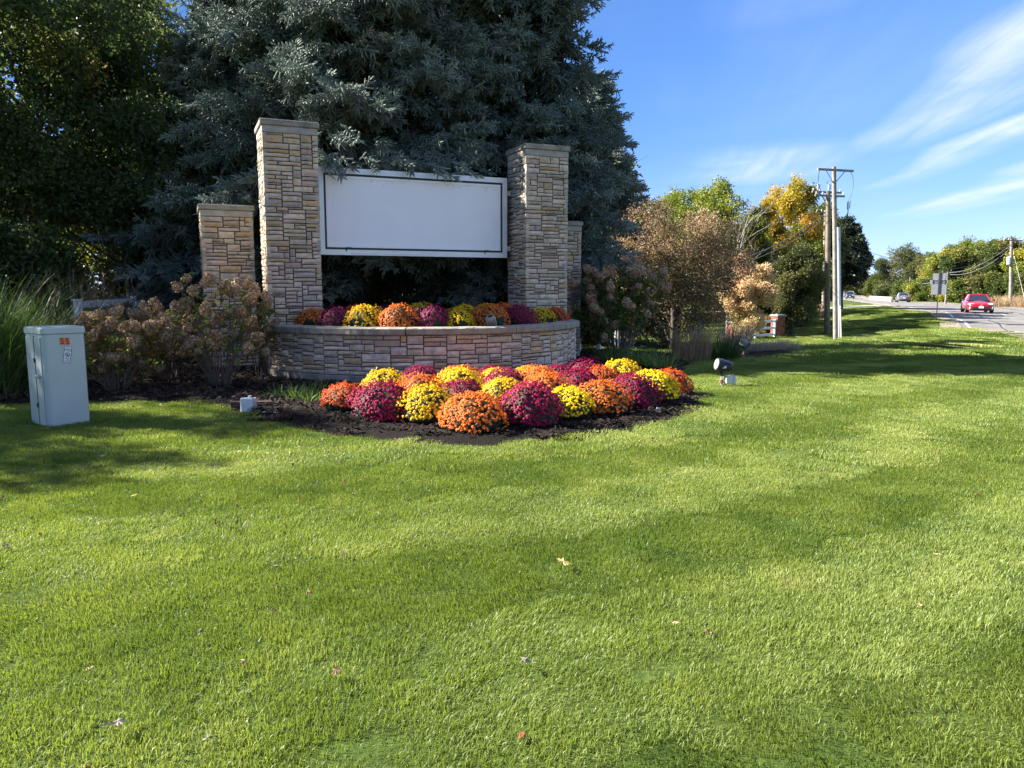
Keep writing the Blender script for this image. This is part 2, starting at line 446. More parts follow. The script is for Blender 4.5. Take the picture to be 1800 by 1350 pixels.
def ground_mat():
    m, nt, N, L, b = newmat('lawn soil and thatch')
    geo = N.new('ShaderNodeNewGeometry')
    n1 = N.new('ShaderNodeTexNoise'); n1.inputs['Scale'].default_value = .35; n1.inputs['Detail'].default_value = 5; L.new(geo.outputs['Position'], n1.inputs['Vector'])
    n2 = N.new('ShaderNodeTexNoise'); n2.inputs['Scale'].default_value = 9; n2.inputs['Detail'].default_value = 8; n2.inputs['Roughness'].default_value = .7; L.new(geo.outputs['Position'], n2.inputs['Vector'])
    r1 = ramp(N, [(.3, (.050, .085, .018)), (.7, (.085, .12, .028))]); L.new(n1.outputs['Fac'], r1.inputs[0])
    r2 = ramp(N, [(.3, (.55, .55, .55)), (.7, (1.3, 1.3, 1.25))]); L.new(n2.outputs['Fac'], r2.inputs[0])
    mx = N.new('ShaderNodeMix'); mx.data_type = 'RGBA'; mx.blend_type = 'MULTIPLY'; mx.inputs[0].default_value = 1
    L.new(r1.outputs[0], mx.inputs[6]); L.new(r2.outputs[0], mx.inputs[7]); L.new(mx.outputs[2], b.inputs['Base Color'])
    b.inputs['Roughness'].default_value = .95; b.inputs['Specular IOR Level'].default_value = .1
    bp = N.new('ShaderNodeBump'); bp.inputs['Strength'].default_value = .8; bp.inputs['Distance'].default_value = .05
    L.new(n2.outputs['Fac'], bp.inputs['Height']); L.new(bp.outputs[0], b.inputs['Normal'])
    return m


def grid_mesh(name, xs, ys, zf, m, keep=None):
    X, Y = np.meshgrid(xs, ys); Z = zf(X, Y); nx = len(xs)
    V = np.stack([X.ravel(), Y.ravel(), Z.ravel()], 1)
    i = np.arange(len(ys) - 1)[:, None] * nx + np.arange(nx - 1)[None, :]
    F = np.stack([i, i + 1, i + nx + 1, i + nx], -1).reshape(-1, 4)
    if keep is not None:
        c = V[F].mean(1); F = F[keep(c[:, 0], c[:, 1])]
        used = np.unique(F); mp = np.full(len(V), -1); mp[used] = np.arange(len(used)); V = V[used]; F = mp[F]
    return quads_mesh(name, V, F, m, smooth=True)


def ground_z(X, Y):
    z = terr(X, Y)
    l, r = road_l(Y), road_r(Y); ins = np.clip(np.minimum(X - l, r - X) / .8, 0, 1)
    return z - .18 * ins + .012 * (vnoise(X * .8, Y * .8, 3) - .5) * (1 - ins)


xs = np.concatenate([[-3000, -1500, -700, -400], np.arange(-240, -40, 10), np.arange(-40, -20, 2), np.arange(-20, 62, .7), np.arange(62, 110, 2), np.arange(110, 420, 10), [500, 800, 1600, 3000]])
ys = np.concatenate([[-1500, -600, -200, -100, -60, -40, -20, -10, -5], np.arange(-2, 106, .7), np.arange(106, 220, 3), np.arange(220, 620, 12), [700, 900, 1400, 2200, 3500]])
ground = link(grid_mesh('ground', xs, ys, ground_z, ground_mat()), 'ground', kind='structure')


def road_mat():
    m, nt, N, L, b = newmat('worn concrete and patched asphalt')
    geo = N.new('ShaderNodeNewGeometry')
    n1 = N.new('ShaderNodeTexNoise'); n1.inputs['Scale'].default_value = .5; n1.inputs['Detail'].default_value = 7; L.new(geo.outputs['Position'], n1.inputs['Vector'])
    r1 = ramp(N, [(.3, (.145, .135, .12)), (.7, (.215, .20, .175))]); L.new(n1.outputs['Fac'], r1.inputs[0])
    n2 = N.new('ShaderNodeTexNoise'); n2.inputs['Scale'].default_value = 25; n2.inputs['Detail'].default_value = 4; L.new(geo.outputs['Position'], n2.inputs['Vector'])
    r2 = ramp(N, [(.3, (.8, .8, .8)), (.7, (1.1, 1.1, 1.1))]); L.new(n2.outputs['Fac'], r2.inputs[0])
    mx = N.new('ShaderNodeMix'); mx.data_type = 'RGBA'; mx.blend_type = 'MULTIPLY'; mx.inputs[0].default_value = 1
    L.new(r1.outputs[0], mx.inputs[6]); L.new(r2.outputs[0], mx.inputs[7]); L.new(mx.outputs[2], b.inputs['Base Color'])
    b.inputs['Roughness'].default_value = .85; return m


def strip(name, yy, fa, fb, dz, m, n=8, skirt=0.0, kind='structure', parent=None):
    """sheet along the road between two edge functions of y"""
    V, F = [], []
    for y in yy:
        a, b_ = float(fa(y)), float(fb(y))
        xs_ = np.linspace(a, b_, n + 1); z = terr(xs_, np.full(n + 1, y)) + dz
        row = [(x, y, zz) for x, zz in zip(xs_, z)]
        if skirt: row = [(a, y, z[0] - skirt)] + row + [(b_, y, z[-1] - skirt)]
        V += row
    w = n + 1 + (2 if skirt else 0)
    for i in range(len(yy) - 1):
        for k in range(w - 1): F.append((i * w + k, i * w + k + 1, (i + 1) * w + k + 1, (i + 1) * w + k))
    mb = MB(); mb.add(V, F); return mb.build(name, m, parent, smooth=False, kind=kind)


yy = np.concatenate([np.arange(-60, 140, 2), np.arange(140, 500, 10)])
M_PAINT = mat('worn road paint', (.48, .47, .44), .7, var=.15, scale=6)
M_YPAINT = mat('worn yellow road paint', (.55, .38, .06), .7, var=.15, scale=6)
M_TAR = mat('tar crack filler', (.035, .034, .033), .6)
M_GRAVEL = mat('pale gravel shoulder', (.215, .18, .135), .95, var=.35, scale=14, bump=.9, bscale=40)
road = strip('road', yy, road_l, road_r, .02, road_mat(), 8, .3)
strip('gravel_shoulder', yy, lambda y: road_l(y) - 1.15 - .25 * math.sin(y * .31) * math.sin(y * .13 + 1), lambda y: road_l(y) - .01, .05, M_GRAVEL, 3)
strip('gravel_shoulder', yy, lambda y: road_r(y) + .01, lambda y: road_r(y) + 1.0 + .4 * math.sin(y * .23), .022, M_GRAVEL, 3)
lane_w = lambda y: float(road_r(y) - road_l(y))
strip('road_edge_line', yy, lambda y: road_l(y) + .35, lambda y: road_l(y) + .52, .026, M_PAINT, 1)
strip('road_edge_line', yy, lambda y: road_r(y) - .52, lambda y: road_r(y) - .35, .026, M_PAINT, 1)
for k, y0 in enumerate(np.arange(20, 140, 9.0)):
    strip('lane_dash', [y0, y0 + 1.5, y0 + 3], lambda y: road_l(y) + lane_w(y) * .40, lambda y: road_l(y) + lane_w(y) * .40 + .15, .026, M_PAINT, 1)
strip('centre_line', yy, lambda y: road_l(y) + lane_w(y) * .70, lambda y: road_l(y) + lane_w(y) * .70 + .13, .026, M_YPAINT, 1)
rng = random.Random(5)
for k, y0 in enumerate([24, 31, 38, 45.5, 52, 59, 66, 73.5, 81, 90, 99]):   # joints and sealed cracks across the slabs
    mb = MB(); V, F = [], []; n = 14
    for i in range(n + 1):
        t = i / n; x = road_l(y0) * (1 - t) + road_r(y0) * t; y = y0 + .25 * rng.random() - (x - road_l(y0)) * .42
        w = rng.uniform(.05, .12); z = tz(x, y) + .027
        V += [(x, y - w, z), (x, y + w, z)]
    for i in range(n): F.append((2 * i, 2 * i + 2, 2 * i + 3, 2 * i + 1))
    mb.add(V, F).build('road_joint', M_TAR, None, kind='structure')
for k, (t0, ya, yb) in enumerate([(.22, 26, 70), (.55, 20, 62), (.8, 30, 95)]):
    mb = MB(); V, F = [], []; n = 40
    for i in range(n + 1):
        y = ya + (yb - ya) * i / n; x = road_l(y) + lane_w(y) * t0 + .12 * math.sin(y * 1.7 + k) + .1 * rng.random(); w = rng.uniform(.03, .08)
        z1 = tz(x, y) + .031; V += [(x - w, y, z1), (x + w, y, z1)]
    for i in range(n): F.append((2 * i, 2 * i + 1, 2 * i + 3, 2 * i + 2))
    mb.add(V, F).build('road_joint', M_TAR, None, kind='structure')

# the concrete drive that joins the road, and a strip of path behind the shrubs
M_CONC = mat('pale drive concrete', (.29, .275, .245), .85, var=.15, scale=3, bump=.2)
def ribbon(name, near, far, dz, m, n=10):
    mb = MB(); V, F = [], []; seg = 8
    pts = []
    for i in range(len(near) - 1):
        for k in range(seg): t = k / seg; pts.append((np.array(near[i]) * (1 - t) + np.array(near[i + 1]) * t, np.array(far[i]) * (1 - t) + np.array(far[i + 1]) * t))
    pts.append((np.array(near[-1]), np.array(far[-1])))
    for a, b_ in pts:
        for k in range(n + 1): q = a + (b_ - a) * k / n; V.append((q[0], q[1], tz(q[0], q[1]) + dz))
    for i in range(len(pts) - 1):
        for k in range(n): j = i * (n + 1) + k; F.append((j, j + n + 1, j + n + 2, j + 1))
    mb.add(V, F); return mb.build(name, m, None, kind='structure')
ribbon('driveway', DRIVE_N, DRIVE_F, .035, M_CONC)
ribbon('path', [(-26, 27), (-16, 28.5), (-8, 30), (0, 33), (8, 40)], [(-26, 29.5), (-16, 31), (-8, 32.5), (0, 36), (6, 42)], .03, M_CONC, 4)


# mulch bed: raised, crumbly, fading out under the turf
def bed_mat():
    m, nt, N, L, b = newmat('bark mulch and black soil')
    geo = N.new('ShaderNodeNewGeometry'); n1 = N.new('ShaderNodeTexNoise'); n1.inputs['Scale'].default_value = 30; n1.inputs['Detail'].default_value = 8; n1.inputs['Roughness'].default_value = .7
    L.new(geo.outputs['Position'], n1.inputs['Vector'])
    r = ramp(N, [(.3, (.006, .005, .004)), (.6, (.018, .013, .010)), (.85, (.05, .035, .025))]); L.new(n1.outputs['Fac'], r.inputs[0]); L.new(r.outputs[0], b.inputs['Base Color'])
    b.inputs['Roughness'].default_value = .95; b.inputs['Specular IOR Level'].default_value = .15
    bp = N.new('ShaderNodeBump'); bp.inputs['Strength'].default_value = 1; bp.inputs['Distance'].default_value = .05; L.new(n1.outputs['Fac'], bp.inputs['Height']); L.new(bp.outputs[0], b.inputs['Normal'])
    return m


bx = [p[0] for p in BED]; by = [p[1] for p in BED]
def bed_z(X, Y):
    d = poly_dist(X, Y, BED) * np.where(in_poly(X, Y, BED), 1, -1)
    return terr(X, Y) + np.clip(d * .22, -.03, .05) + .03 * (vnoise(X * 6, Y * 6, 9, 3) - .5)
mulch_bed = link(grid_mesh('mulch_bed', np.arange(min(bx) - .1, max(bx) + .2, .12), np.arange(min(by) - .1, max(by) + .2, .12), bed_z, bed_mat(),
                           keep=lambda x, y: in_poly(x, y, BED) | (poly_dist(x, y, BED) < .06)), 'mulch_bed', kind='structure')
tag(mulch_bed, None, None)

# ------------------------------------------------------------------ the monument frame: rotated a little, its far end away from the camera
PHI = R(23.4)
TX, TY = math.cos(PHI), math.sin(PHI)
def mon(t, s):
    """t along the monument from the front corner of the near tall pillar, s towards the viewer"""
    return (-4.40 + TX * t + TY * s, 13.80 + TY * t - TX * s)
PW = .955                                       # width of the stone pillars
PL_C = (3.08, -.80); PL_R = 3.2                 # planter arc in (t, s)
CAB = Vector((-5.385, 8.70, 0))                 # front corner of the utility cabinet

# ------------------------------------------------------------------ lawn grass
GRASS_COLS = [(0.0, (.092, .148, .030)), (.35, (.174, .234, .048)), (.65, (.268, .318, .080)), (.88, (.38, .38, .14)), (1.0, (.47, .40, .21))]
M_GRASS = leafmat('turf grass blades', GRASS_COLS, trans=.42, rough=.42, spec=.32, tcol=1.3)


def tuft(name, seed, rad, n, wid, lmin, lmax, lean):
    r = np.random.default_rng(seed)
    ang = r.random(n) * 2 * PI; rr = rad * np.sqrt(r.random(n))
    bx_, by_ = rr * np.cos(ang), rr * np.sin(ang)
    L_ = r.uniform(lmin, lmax, n) * (1 - .3 * (rr / rad) ** 2)
    az = r.random(n) * 2 * PI; tl = np.abs(r.normal(0, .55, n)) + .12
    dx = np.cos(az) * np.sin(tl) + lean * r.uniform(.5, 1.4, n); dy = np.sin(az) * np.sin(tl)
    dz = np.cos(tl); nn = np.sqrt(dx ** 2 + dy ** 2 + dz ** 2); dx, dy, dz = dx / nn, dy / nn, dz / nn
    fa = r.random(n) * 2 * PI; wx, wy = np.cos(fa) * wid * .5, np.sin(fa) * wid * .5
    hx, hy = np.hypot(dx, dy) * 0 + dx, dy
    V = np.zeros((n, 5, 3))
    V[:, 0] = np.stack([bx_ - wx, by_ - wy, -.012 + 0 * bx_], 1); V[:, 1] = np.stack([bx_ + wx, by_ + wy, -.012 + 0 * bx_], 1)
    mx_, my_, mz_ = bx_ + dx * L_ * .55, by_ + dy * L_ * .55, dz * L_ * .6
    V[:, 2] = np.stack([mx_ + wx * .8, my_ + wy * .8, mz_], 1); V[:, 3] = np.stack([mx_ - wx * .8, my_ - wy * .8, mz_], 1)
    V[:, 4] = np.stack([bx_ + dx * L_ * 1.15, by_ + dy * L_ * 1.15, dz * L_ * .92], 1)
    b = (np.arange(n) * 5)[:, None]
    F = np.concatenate([b + [0, 1, 2], b + [0, 2, 3], b + [3, 2, 4]], 0)
    return hold(name, quads_mesh(name, V.reshape(-1, 3), F, M_GRASS))


TA = [tuft('turf patch', 10 + i, .17, 540, .0034, .020, .046, (.1, .2, .35, .5, .7)[i]) for i in range(5)]
TB = [tuft('turf patch wide', 30 + i, .36, 1150, .0052, .022, .048, (.1, .2, .35, .45, .6)[i]) for i in range(5)]
TC = [tuft('turf patch broad', 50 + i, .95, 1500, .014, .04, .07, (.2, .3, .4, .5)[i]) for i in range(4)]


def lawn(name, d0, d1, step, variants, seed, smin=.85, smax=1.15, margin=.06, keepfrac=1.0):
    r = np.random.default_rng(seed)
    xs_ = np.arange(-1.0 * d1 - 2, .80 * d1 + 2, step); ys_ = np.arange(d0, d1, step)
    X, Y = np.meshgrid(xs_, ys_); X = X.ravel() + r.uniform(-.5, .5, X.size) * step; Y = Y.ravel() + r.uniform(-.5, .5, Y.size) * step
    k = (X > -.72 * Y - 1.6) & (X < .72 * Y + 1.6)
    X, Y = X[k], Y[k]
    k = ~in_poly(X, Y, BED) | (poly_dist(X, Y, BED) < .02 + .0 * X)
    k &= ~((poly_dist(X, Y, BED) < margin) & in_poly(X, Y, BED) & (r.random(len(X)) < .5))
    k &= X < road_l(Y) - .95 - .25 * np.sin(Y * .31) * np.sin(Y * .13 + 1) - .35 * vnoise(X, Y, 5)
    k &= ~in_poly(X, Y, DRIVE)
    k &= r.random(len(X)) < keepfrac
    X, Y = X[k], Y[k]; Z = terr(X, Y)
    q, sl = stripe_q(X, Y)
    ph = np.floor(q / 1.15 + .08 * vnoise(X * .3, Y * .3, 8)); sgn = np.where(ph % 2 == 0, 1, -1)
    edge = np.abs((q / 1.15) % 1 - .5)
    ang = np.arctan(sl) + np.where(sgn > 0, 0, PI) + r.normal(0, .4, len(X)) + 1.1 * (vnoise(X * .9, Y * .9, 12, 2) - .5)
    rot = np.stack([r.normal(0, .05, len(X)), r.normal(0, .05, len(X)), ang], 1)
    t = .33 + .24 * (vnoise(X * .45, Y * .45, 21, 4) - .5) + .55 * (vnoise(X * 3.1, Y * 3.1, 22, 2) - .5) + r.normal(0, .07, len(X)) + np.where(sgn > 0, .12 + .05 * (Y > 16), -.07 - .05 * (Y > 16)) * np.clip((X + 3) / 4, .15, 1)  # stripe term paints the light and dark sheen of leaning blades into the tint
    dry = np.clip((vnoise(X * .7, Y * .7, 31, 3) - .60) * 5, 0, 1); t = t + dry * .30
    near_bed = np.clip(1 - poly_dist(X, Y, BED) / .5, 0, 1); t += near_bed * .06
    scl = r.uniform(smin, smax, (len(X), 1)) * np.ones((1, 3)); scl[:, 2] *= r.uniform(.7, 1.1, len(X)) * (1 - .28 * dry)
    iv = np.clip(np.floor((vnoise(X * 1.3, Y * 1.3, 41, 3) - .5) * 1.4 * len(variants) + len(variants) / 2 + r.normal(0, .5, len(X))), 0, len(variants) - 1).astype(int)
    return X, Y, Z, rot, scl, iv, np.clip(t, .03, .97)


def build_lawn():
    for nm, args in (('lawn_grass', (1.6, 7.2, .150, TA, 1)), ('lawn_grass', (7.0, 18.2, .30, TB, 2)), ('lawn_grass', (18.0, 92, .72, TC, 3))):
        X, Y, Z, rot, scl, idx, t = lawn(nm, *args)
        o = scatter(nm, np.stack([X, Y, Z], 1), rot, scl, idx, t, args[3])
        print(nm, len(X))


def chip(name, seed):
    r = np.random.default_rng(seed); n = 26; V = []; F = []
    for i in range(n):
        p = np.array([r.uniform(-.12, .12), r.uniform(-.12, .12), r.uniform(0, .02)]); a = r.random() * 2 * PI; l = r.uniform(.012, .045); w = r.uniform(.005, .013)
        d = np.array([math.cos(a), math.sin(a), r.normal(0, .3)]); s = np.array([-d[1], d[0], r.normal(0, .3)])
        up = np.array([0, 0, .006]); o = len(V)
        V += [p - d * l - s * w, p + d * l - s * w * .7, p + d * l * .9 + s * w, p - d * l * .9 + s * w * .8, p + up]
        F += [(o, o + 1, o + 4), (o + 1, o + 2, o + 4), (o + 2, o + 3, o + 4), (o + 3, o, o + 4)]
    return hold(name, quads_mesh(name, V, F, M_CHIP))


M_CHIP = leafmat('bark chips', [(0, (.010, .008, .007)), (.45, (.035, .023, .016)), (.8, (.10, .065, .045)), (1, (.22, .17, .13))], trans=0.0, rough=.9, spec=.2)


def build_chips():
    CH = [chip('bark chips', 70 + i) for i in range(5)]
    r = np.random.default_rng(77); n = 9500
    X = r.uniform(-11, 9, n); Y = r.uniform(8, 24, n); k = in_poly(X, Y, BED) & (X > -.74 * Y) & (X < .74 * Y)
    X, Y = X[k], Y[k]; Z = bed_z(X, Y) + .004
    fresh = np.exp(-(((X + .3) / 3.2) ** 2 + ((Y - 9.5) / 2.6) ** 2))      # black new soil round the chrysanthemums
    t = np.clip(.52 - .42 * fresh + r.normal(0, .16, len(X)), 0, 1)
    scatter('mulch_chips', np.stack([X, Y, Z], 1), np.stack([r.normal(0, .15, len(X)), r.normal(0, .15, len(X)), r.random(len(X)) * 6.28], 1), r.uniform(.7, 1.3, len(X)), r.integers(0, 5, len(X)), t, CH)

build_lawn()
build_chips()

# ------------------------------------------------------------------ stonework
M_STONE = objcolmat('ledge stone', nscale=9, nvar=.30, bump=.7, bscale=45, dirt=(.30, .27, .22))
M_MORTAR = mat('dark grey mortar', (.085, .08, .074), .95, var=.25, scale=20, bump=.5, bscale=80)
M_CAPST = mat('grey limestone cap', (.26, .232, .18), .85, var=.28, scale=6, bump=.5, bscale=40)
M_BAND = mat('pale stone band', (.36, .33, .28), .85, var=.2, scale=6, bump=.4, bscale=40)
M_FOOT = mat('concrete footing', (.27, .25, .21), .9, var=.3, scale=4, bump=.4, bscale=30)
STONE_COLS = [(.52, .42, .29), (.56, .475, .345), (.44, .385, .30), (.50, .39, .30), (.47, .34, .19), (.41, .365, .28), (.53, .455, .355), (.38, .32, .235), (.46, .34, .27), (.58, .51, .40)]
STONE_W = [18, 18, 13, 7, 9, 10, 14, 6, 3, 6]


def ashlar(length, height, r, cw=.05, ch=.035):
    """random ledge stone pattern: list of (a, z, w, h)"""
    nx, nz = max(2, round(length / cw)), max(2, round(height / ch)); cw, ch = length / nx, height / nz
    g = np.zeros((nz, nx), bool); out = []
    for k in range(nz):
        i = 0
        while i < nx:
            if g[k, i]: i += 1; continue
            run = 1
            while i + run < nx and not g[k, i + run] and run < 12: run += 1
            h = r.choices((1, 2, 3, 4), (.10, .44, .38, .08))[0]; h = min(h, nz - k)
            if h == nz - k - 1 and h < 4: h = nz - k if r.random() < .6 else h
            w = r.randint(4, 9) if h > 1 else r.randint(4, 8)
            if h >= 3 and r.random() < .08: w = r.randint(2, 3)
            w = min(w, run)
            if run - w in (1,): w = run
            while any(g[k + hh, i + ww] for hh in range(h) for ww in range(w)): h -= 1
            if w == 1 and h < 2 and out and False: pass
            g[k:k + h, i:i + w] = True; out.append((i * cw, k * ch, w * cw, h * ch)); i += w
    return out


def stone_geom(a, z, w, h, r, fmap, depth=.07, joint=.0072, e0=False, e1=False):
    """one rock-faced stone: fmap(a, z, n) -> point, n outwards. e0/e1: end is a corner, no joint there"""
    a0, a1 = a + (0 if e0 else joint), a + w - (0 if e1 else joint); z0, z1 = z + joint, z + h - joint
    nx, nz = (4 if w > .16 else 3), 3
    V = []
    proud = r.uniform(-.006, .012)
    for j in range(nz):
        for i in range(nx):
            fa, fz = i / (nx - 1), j / (nz - 1); ed = (i in (0, nx - 1)) or (j in (0, nz - 1))
            aa = a0 + (a1 - a0) * fa + (r.uniform(-.006, .006) if 0 < i < nx - 1 else r.uniform(0, .005) * (1 if i == 0 else -1) * (0 if (e0 and i == 0) or (e1 and i == nx - 1) else 1))
            zz = z0 + (z1 - z0) * fz + (r.uniform(-.1, .1) * h if 0 < j < nz - 1 else r.uniform(0, .004) * (1 if j == 0 else -1))
            n = proud + (r.uniform(-.008, .001) if ed else r.uniform(.006, .02))
            V.append(fmap(aa, zz, n))
    F = [(j * nx + i, j * nx + i + 1, (j + 1) * nx + i + 1, (j + 1) * nx + i) for j in range(nz - 1) for i in range(nx - 1)]
    ring = [i for i in range(nx)] + [j * nx + nx - 1 for j in range(1, nz)] + [(nz - 1) * nx + i for i in range(nx - 2, -1, -1)] + [j * nx for j in range(nz - 2, 0, -1)]
    b0 = len(V)
    for i in ring:
        fa, fz = (i % nx) / (nx - 1), (i // nx) / (nz - 1); V.append(fmap(a0 + (a1 - a0) * fa, z0 + (z1 - z0) * fz, -depth))
    m = len(ring)
    for k in range(m): k2 = (k + 1) % m; F.append((ring[k2], ring[k], b0 + k, b0 + k2))
    return V, F


def stone_part(parent, V, F, r):
    mb = MB(); mb.add(V, F); o = mb.build('stone', M_STONE, parent)
    c = r.choices(STONE_COLS, STONE_W)[0]; k = r.uniform(.98, 1.32); o.color = (min(1, c[0] * k * 1.05), min(1, c[1] * k * .985), min(1, c[2] * k * .965), 1)
    return o


def pillar(x, y, height, seed, label, faces=('front', 'side')):
    r = random.Random(seed); z0 = tz(x, y) - .1
    t = thing('stone_pillar', label, 'stone pillar', (x, y, 0), PHI, 'stone pillars of the sign')
    w = PW; H = height - .26
    core = MB(); core.box((w / 2, w / 2, (z0 + height - .2) / 2), (w - .05, w - .05, height - .2 - z0)); core.build('mortar', M_MORTAR, t)
    fm = {'front': lambda a, z, n: (a, -n, z), 'side': lambda a, z, n: (-n, w - a, z), 'far': lambda a, z, n: (w + n, a, z), 'back': lambda a, z, n: (w - a, w + n, z)}
    rest = MB(); made = 0
    for f in ('front', 'side', 'far', 'back'):
        for (a, z, sw, sh) in ashlar(w, H - .0, r):
            e0 = a < .001; e1 = a + sw > w - .001
            V, F = stone_geom(a, z, sw, sh, r, fm[f], e0=e0, e1=e1)
            if f in faces and made < 298 and not (z < .86 and f == 'side'): stone_part(t, V, F, r); made += 1
            else: rest.add(V, F)
    o = rest.build('stone_facing', M_STONE, t, kind='stuff'); o.color = (.42, .38, .31, 1)
    b = MB(); b.box((w / 2, w / 2, height - .20), (w + .015, w + .015, .12), bev=.008); b.build('band', M_BAND, t)
    c = MB(); c.box((w / 2, w / 2, height - .085), (w + .075, w + .075, .105), bev=.012); c.build('cap', M_CAPST, t)
    return t


pillar(*mon(0, 0), 4.62, 1, 'tall stone pillar nearest the cabinet, standing at the near end of the white sign')
pillar(*mon(5.11, 0), 4.57, 2, 'tall stone pillar at the far end of the white sign, beside the large green hydrangea')
pillar(*mon(-1.03, -1.64), 3.27, 3, 'short stone pillar behind the leggy brown hydrangeas, lower than the sign pillar beside it')
pillar(*mon(6.33, -1.64), 3.22, 4, 'short stone pillar mostly hidden behind the far tall pillar, spruce boughs behind it')


def planter():
    r = random.Random(11)
    ox, oy = mon(*PL_C); t = thing('stone_planter', 'curved ledge stone planter wall with grey cap stones below the blank sign', 'planter', (ox, oy, 0), PHI)
    Rr = PL_R; A = R(76)
    fmap = lambda a, z, n: ((Rr + n) * math.sin(a / Rr - A), -(Rr + n) * math.cos(a / Rr - A), z)
    z0, z1 = .17, .845
    for (a, z, w, h) in ashlar(2 * A * Rr, z1 - z0, r, .055, .0375):
        V, F = stone_geom(a, z + z0, w, h, r, fmap, .06); stone_part(t, V, F, r)
    def arc(name, m, ra, rb, za, zb, a0, a1, n, jit=0, edge=0.0):
        mb = MB(); V, F = [], []
        for i in range(n + 1):
            an = a0 + (a1 - a0) * i / n; jr = r.uniform(-jit, jit)
            s, c = math.sin(an), -math.cos(an)
            prof = [(ra, za), (rb + jr - edge, za), (rb + jr, za + edge), (rb + jr * .6, zb - edge), (rb + jr * .6 - edge * (1 + 2 * r.random()), zb), (ra, zb)]
            V += [(q * s, q * c, z) for q, z in prof]
        k = 6
        for i in range(n):
            for j in range(k): j2 = (j + 1) % k; F.append((i * k + j, (i + 1) * k + j, (i + 1) * k + j2, i * k + j2))
        F.append(tuple(range(k))); F.append(tuple(n * k + j for j in range(k - 1, -1, -1)))
        mb.add(V, F); return mb.build(name, m, t)
    arc('mortar', M_MORTAR, Rr - .30, Rr - .022, .0, z1 - .001, -A, A, 60)
    arc('footing', M_FOOT, Rr - .25, Rr + .03, -.15, z0 - .004, -A - .005, A + .005, 60, 0, .01)
    cuts = [-A - .02, -R(52), -R(21), R(13.5), R(44), A + .02]
    for i in range(len(cuts) - 1):
        o = arc('cap_stone', M_CAPST, Rr - .36, Rr + .075, z1 + .002 * i, z1 + .125, cuts[i] + .003, cuts[i + 1] - .003, 26, .010, .018)
    # soil inside, and the back wall between the pillars
    mb = MB(); n = 40; V = [(0, .4, .83)] + [((Rr - .31) * math.sin(-A + 2 * A * i / n), -(Rr - .31) * math.cos(-A + 2 * A * i / n), .83) for i in range(n + 1)]
    F = [(0, i + 1, i + 2) for i in range(n)]
    mb.add(V, F); mb.build('soil', bpy.data.materials['bark mulch and black soil'], t)
    b = MB(); b.box((0, -.80 + .45, .42), (2 * Rr * .62, .25, .86)); b.build('back_wall', M_MORTAR, t)
    return t


planter()

# ------------------------------------------------------------------ the blank sign between the tall pillars
M_ALU = mat('brushed pale aluminium', (.66, .68, .67), .38, .35, var=.06, scale=3)
M_WHITE = mat('white sign face', (.86, .87, .87), .35, var=.02, scale=2)
M_LINE = mat('dark green black line', (.012, .02, .018), .5)
M_STAIN = mat('brown spruce stain', (.16, .13, .08), .9)


def sign():
    x, y = mon(PW + .10, -.72); L_ = 3.93; H = 1.66; z0 = 2.27
    t = thing('sign_board', 'large blank white sign with a dark inset line, hung between the tall stone pillars', 'sign', (x, y, z0), PHI)
    def frame(name, m, a0, c0, a1, c1, w, ya, yb):
        mb = MB()
        mb.box(((a0 + a1) / 2, (ya + yb) / 2, c0 + w / 2), (a1 - a0, yb - ya, w)); mb.box(((a0 + a1) / 2, (ya + yb) / 2, c1 - w / 2), (a1 - a0, yb - ya, w))
        mb.box((a0 + w / 2, (ya + yb) / 2, (c0 + c1) / 2), (w, yb - ya, c1 - c0 - 2 * w)); mb.box((a1 - w / 2, (ya + yb) / 2, (c0 + c1) / 2), (w, yb - ya, c1 - c0 - 2 * w))
        return mb.build(name, m, t)
    frame('frame', M_ALU, 0, 0, L_, H, .105, -.02, .28)
    frame('inset_line', M_LINE, .105, .105, L_ - .105, H - .105, .042, .004, .27)
    frame('inner_border', M_WHITE, .147, .147, L_ - .147, H - .147, .045, -.006, .26)
    mb = MB(); mb.box((L_ / 2, .13, H / 2), (L_ - .384, .24, H - .384)); mb.build('face_panel', M_WHITE, t)
    mb = MB(); mb.box((L_ / 2, .255, H / 2), (L_ - .25, .02, H - .25)); mb.build('back_panel', M_ALU, t)
    for zc in (.2, H - .3):
        mb = MB(); mb.box((L_ + .06, .1, zc), (.118, .06, .1)); mb.build('bracket', M_ALU, t)
        mb = MB(); mb.box((-.075, .1, zc), (.148, .06, .1)); mb.build('bracket', M_ALU, t)
    for xc in (.56, L_ - .46):                    # little latches at the lower edge
        mb = MB(); mb.box((xc, -.018, .135), (.10, .022, .035), bev=.004); mb.box((xc - .05, -.022, .11), (.022, .024, .075), bev=.004); mb.build('latch', M_LINE, t)
    mb = MB(); mb.box((L_ * .34, -.024, .05), (1.35, .010, .028)); mb.build('lower_trim', M_WHITE, t)
    r = random.Random(3)
    for (fx, n) in ((.09, 14), (.27, 8), (.37, 10), (.60, 8), (.69, 12), (.85, 10)):
        mb = MB()
        for k in range(n):
            cx = fx * L_ + r.gauss(0, .13); cz = H - .20 - abs(r.gauss(0, .05)); a = r.uniform(0, 3.1); l = r.uniform(.005, .022); w = .003
            q = [(cx - l * math.cos(a) - w, .0085, cz - l * math.sin(a)), (cx + l * math.cos(a), .0085, cz + l * math.sin(a) - w), (cx + l * math.cos(a), .0085, cz + l * math.sin(a) + w), (cx - l * math.cos(a), .0085, cz - l * math.sin(a) + w)]
            mb.add(q, [(0, 1, 2, 3)])
        mb.build('stain', M_STAIN, t)
    return t


sign()

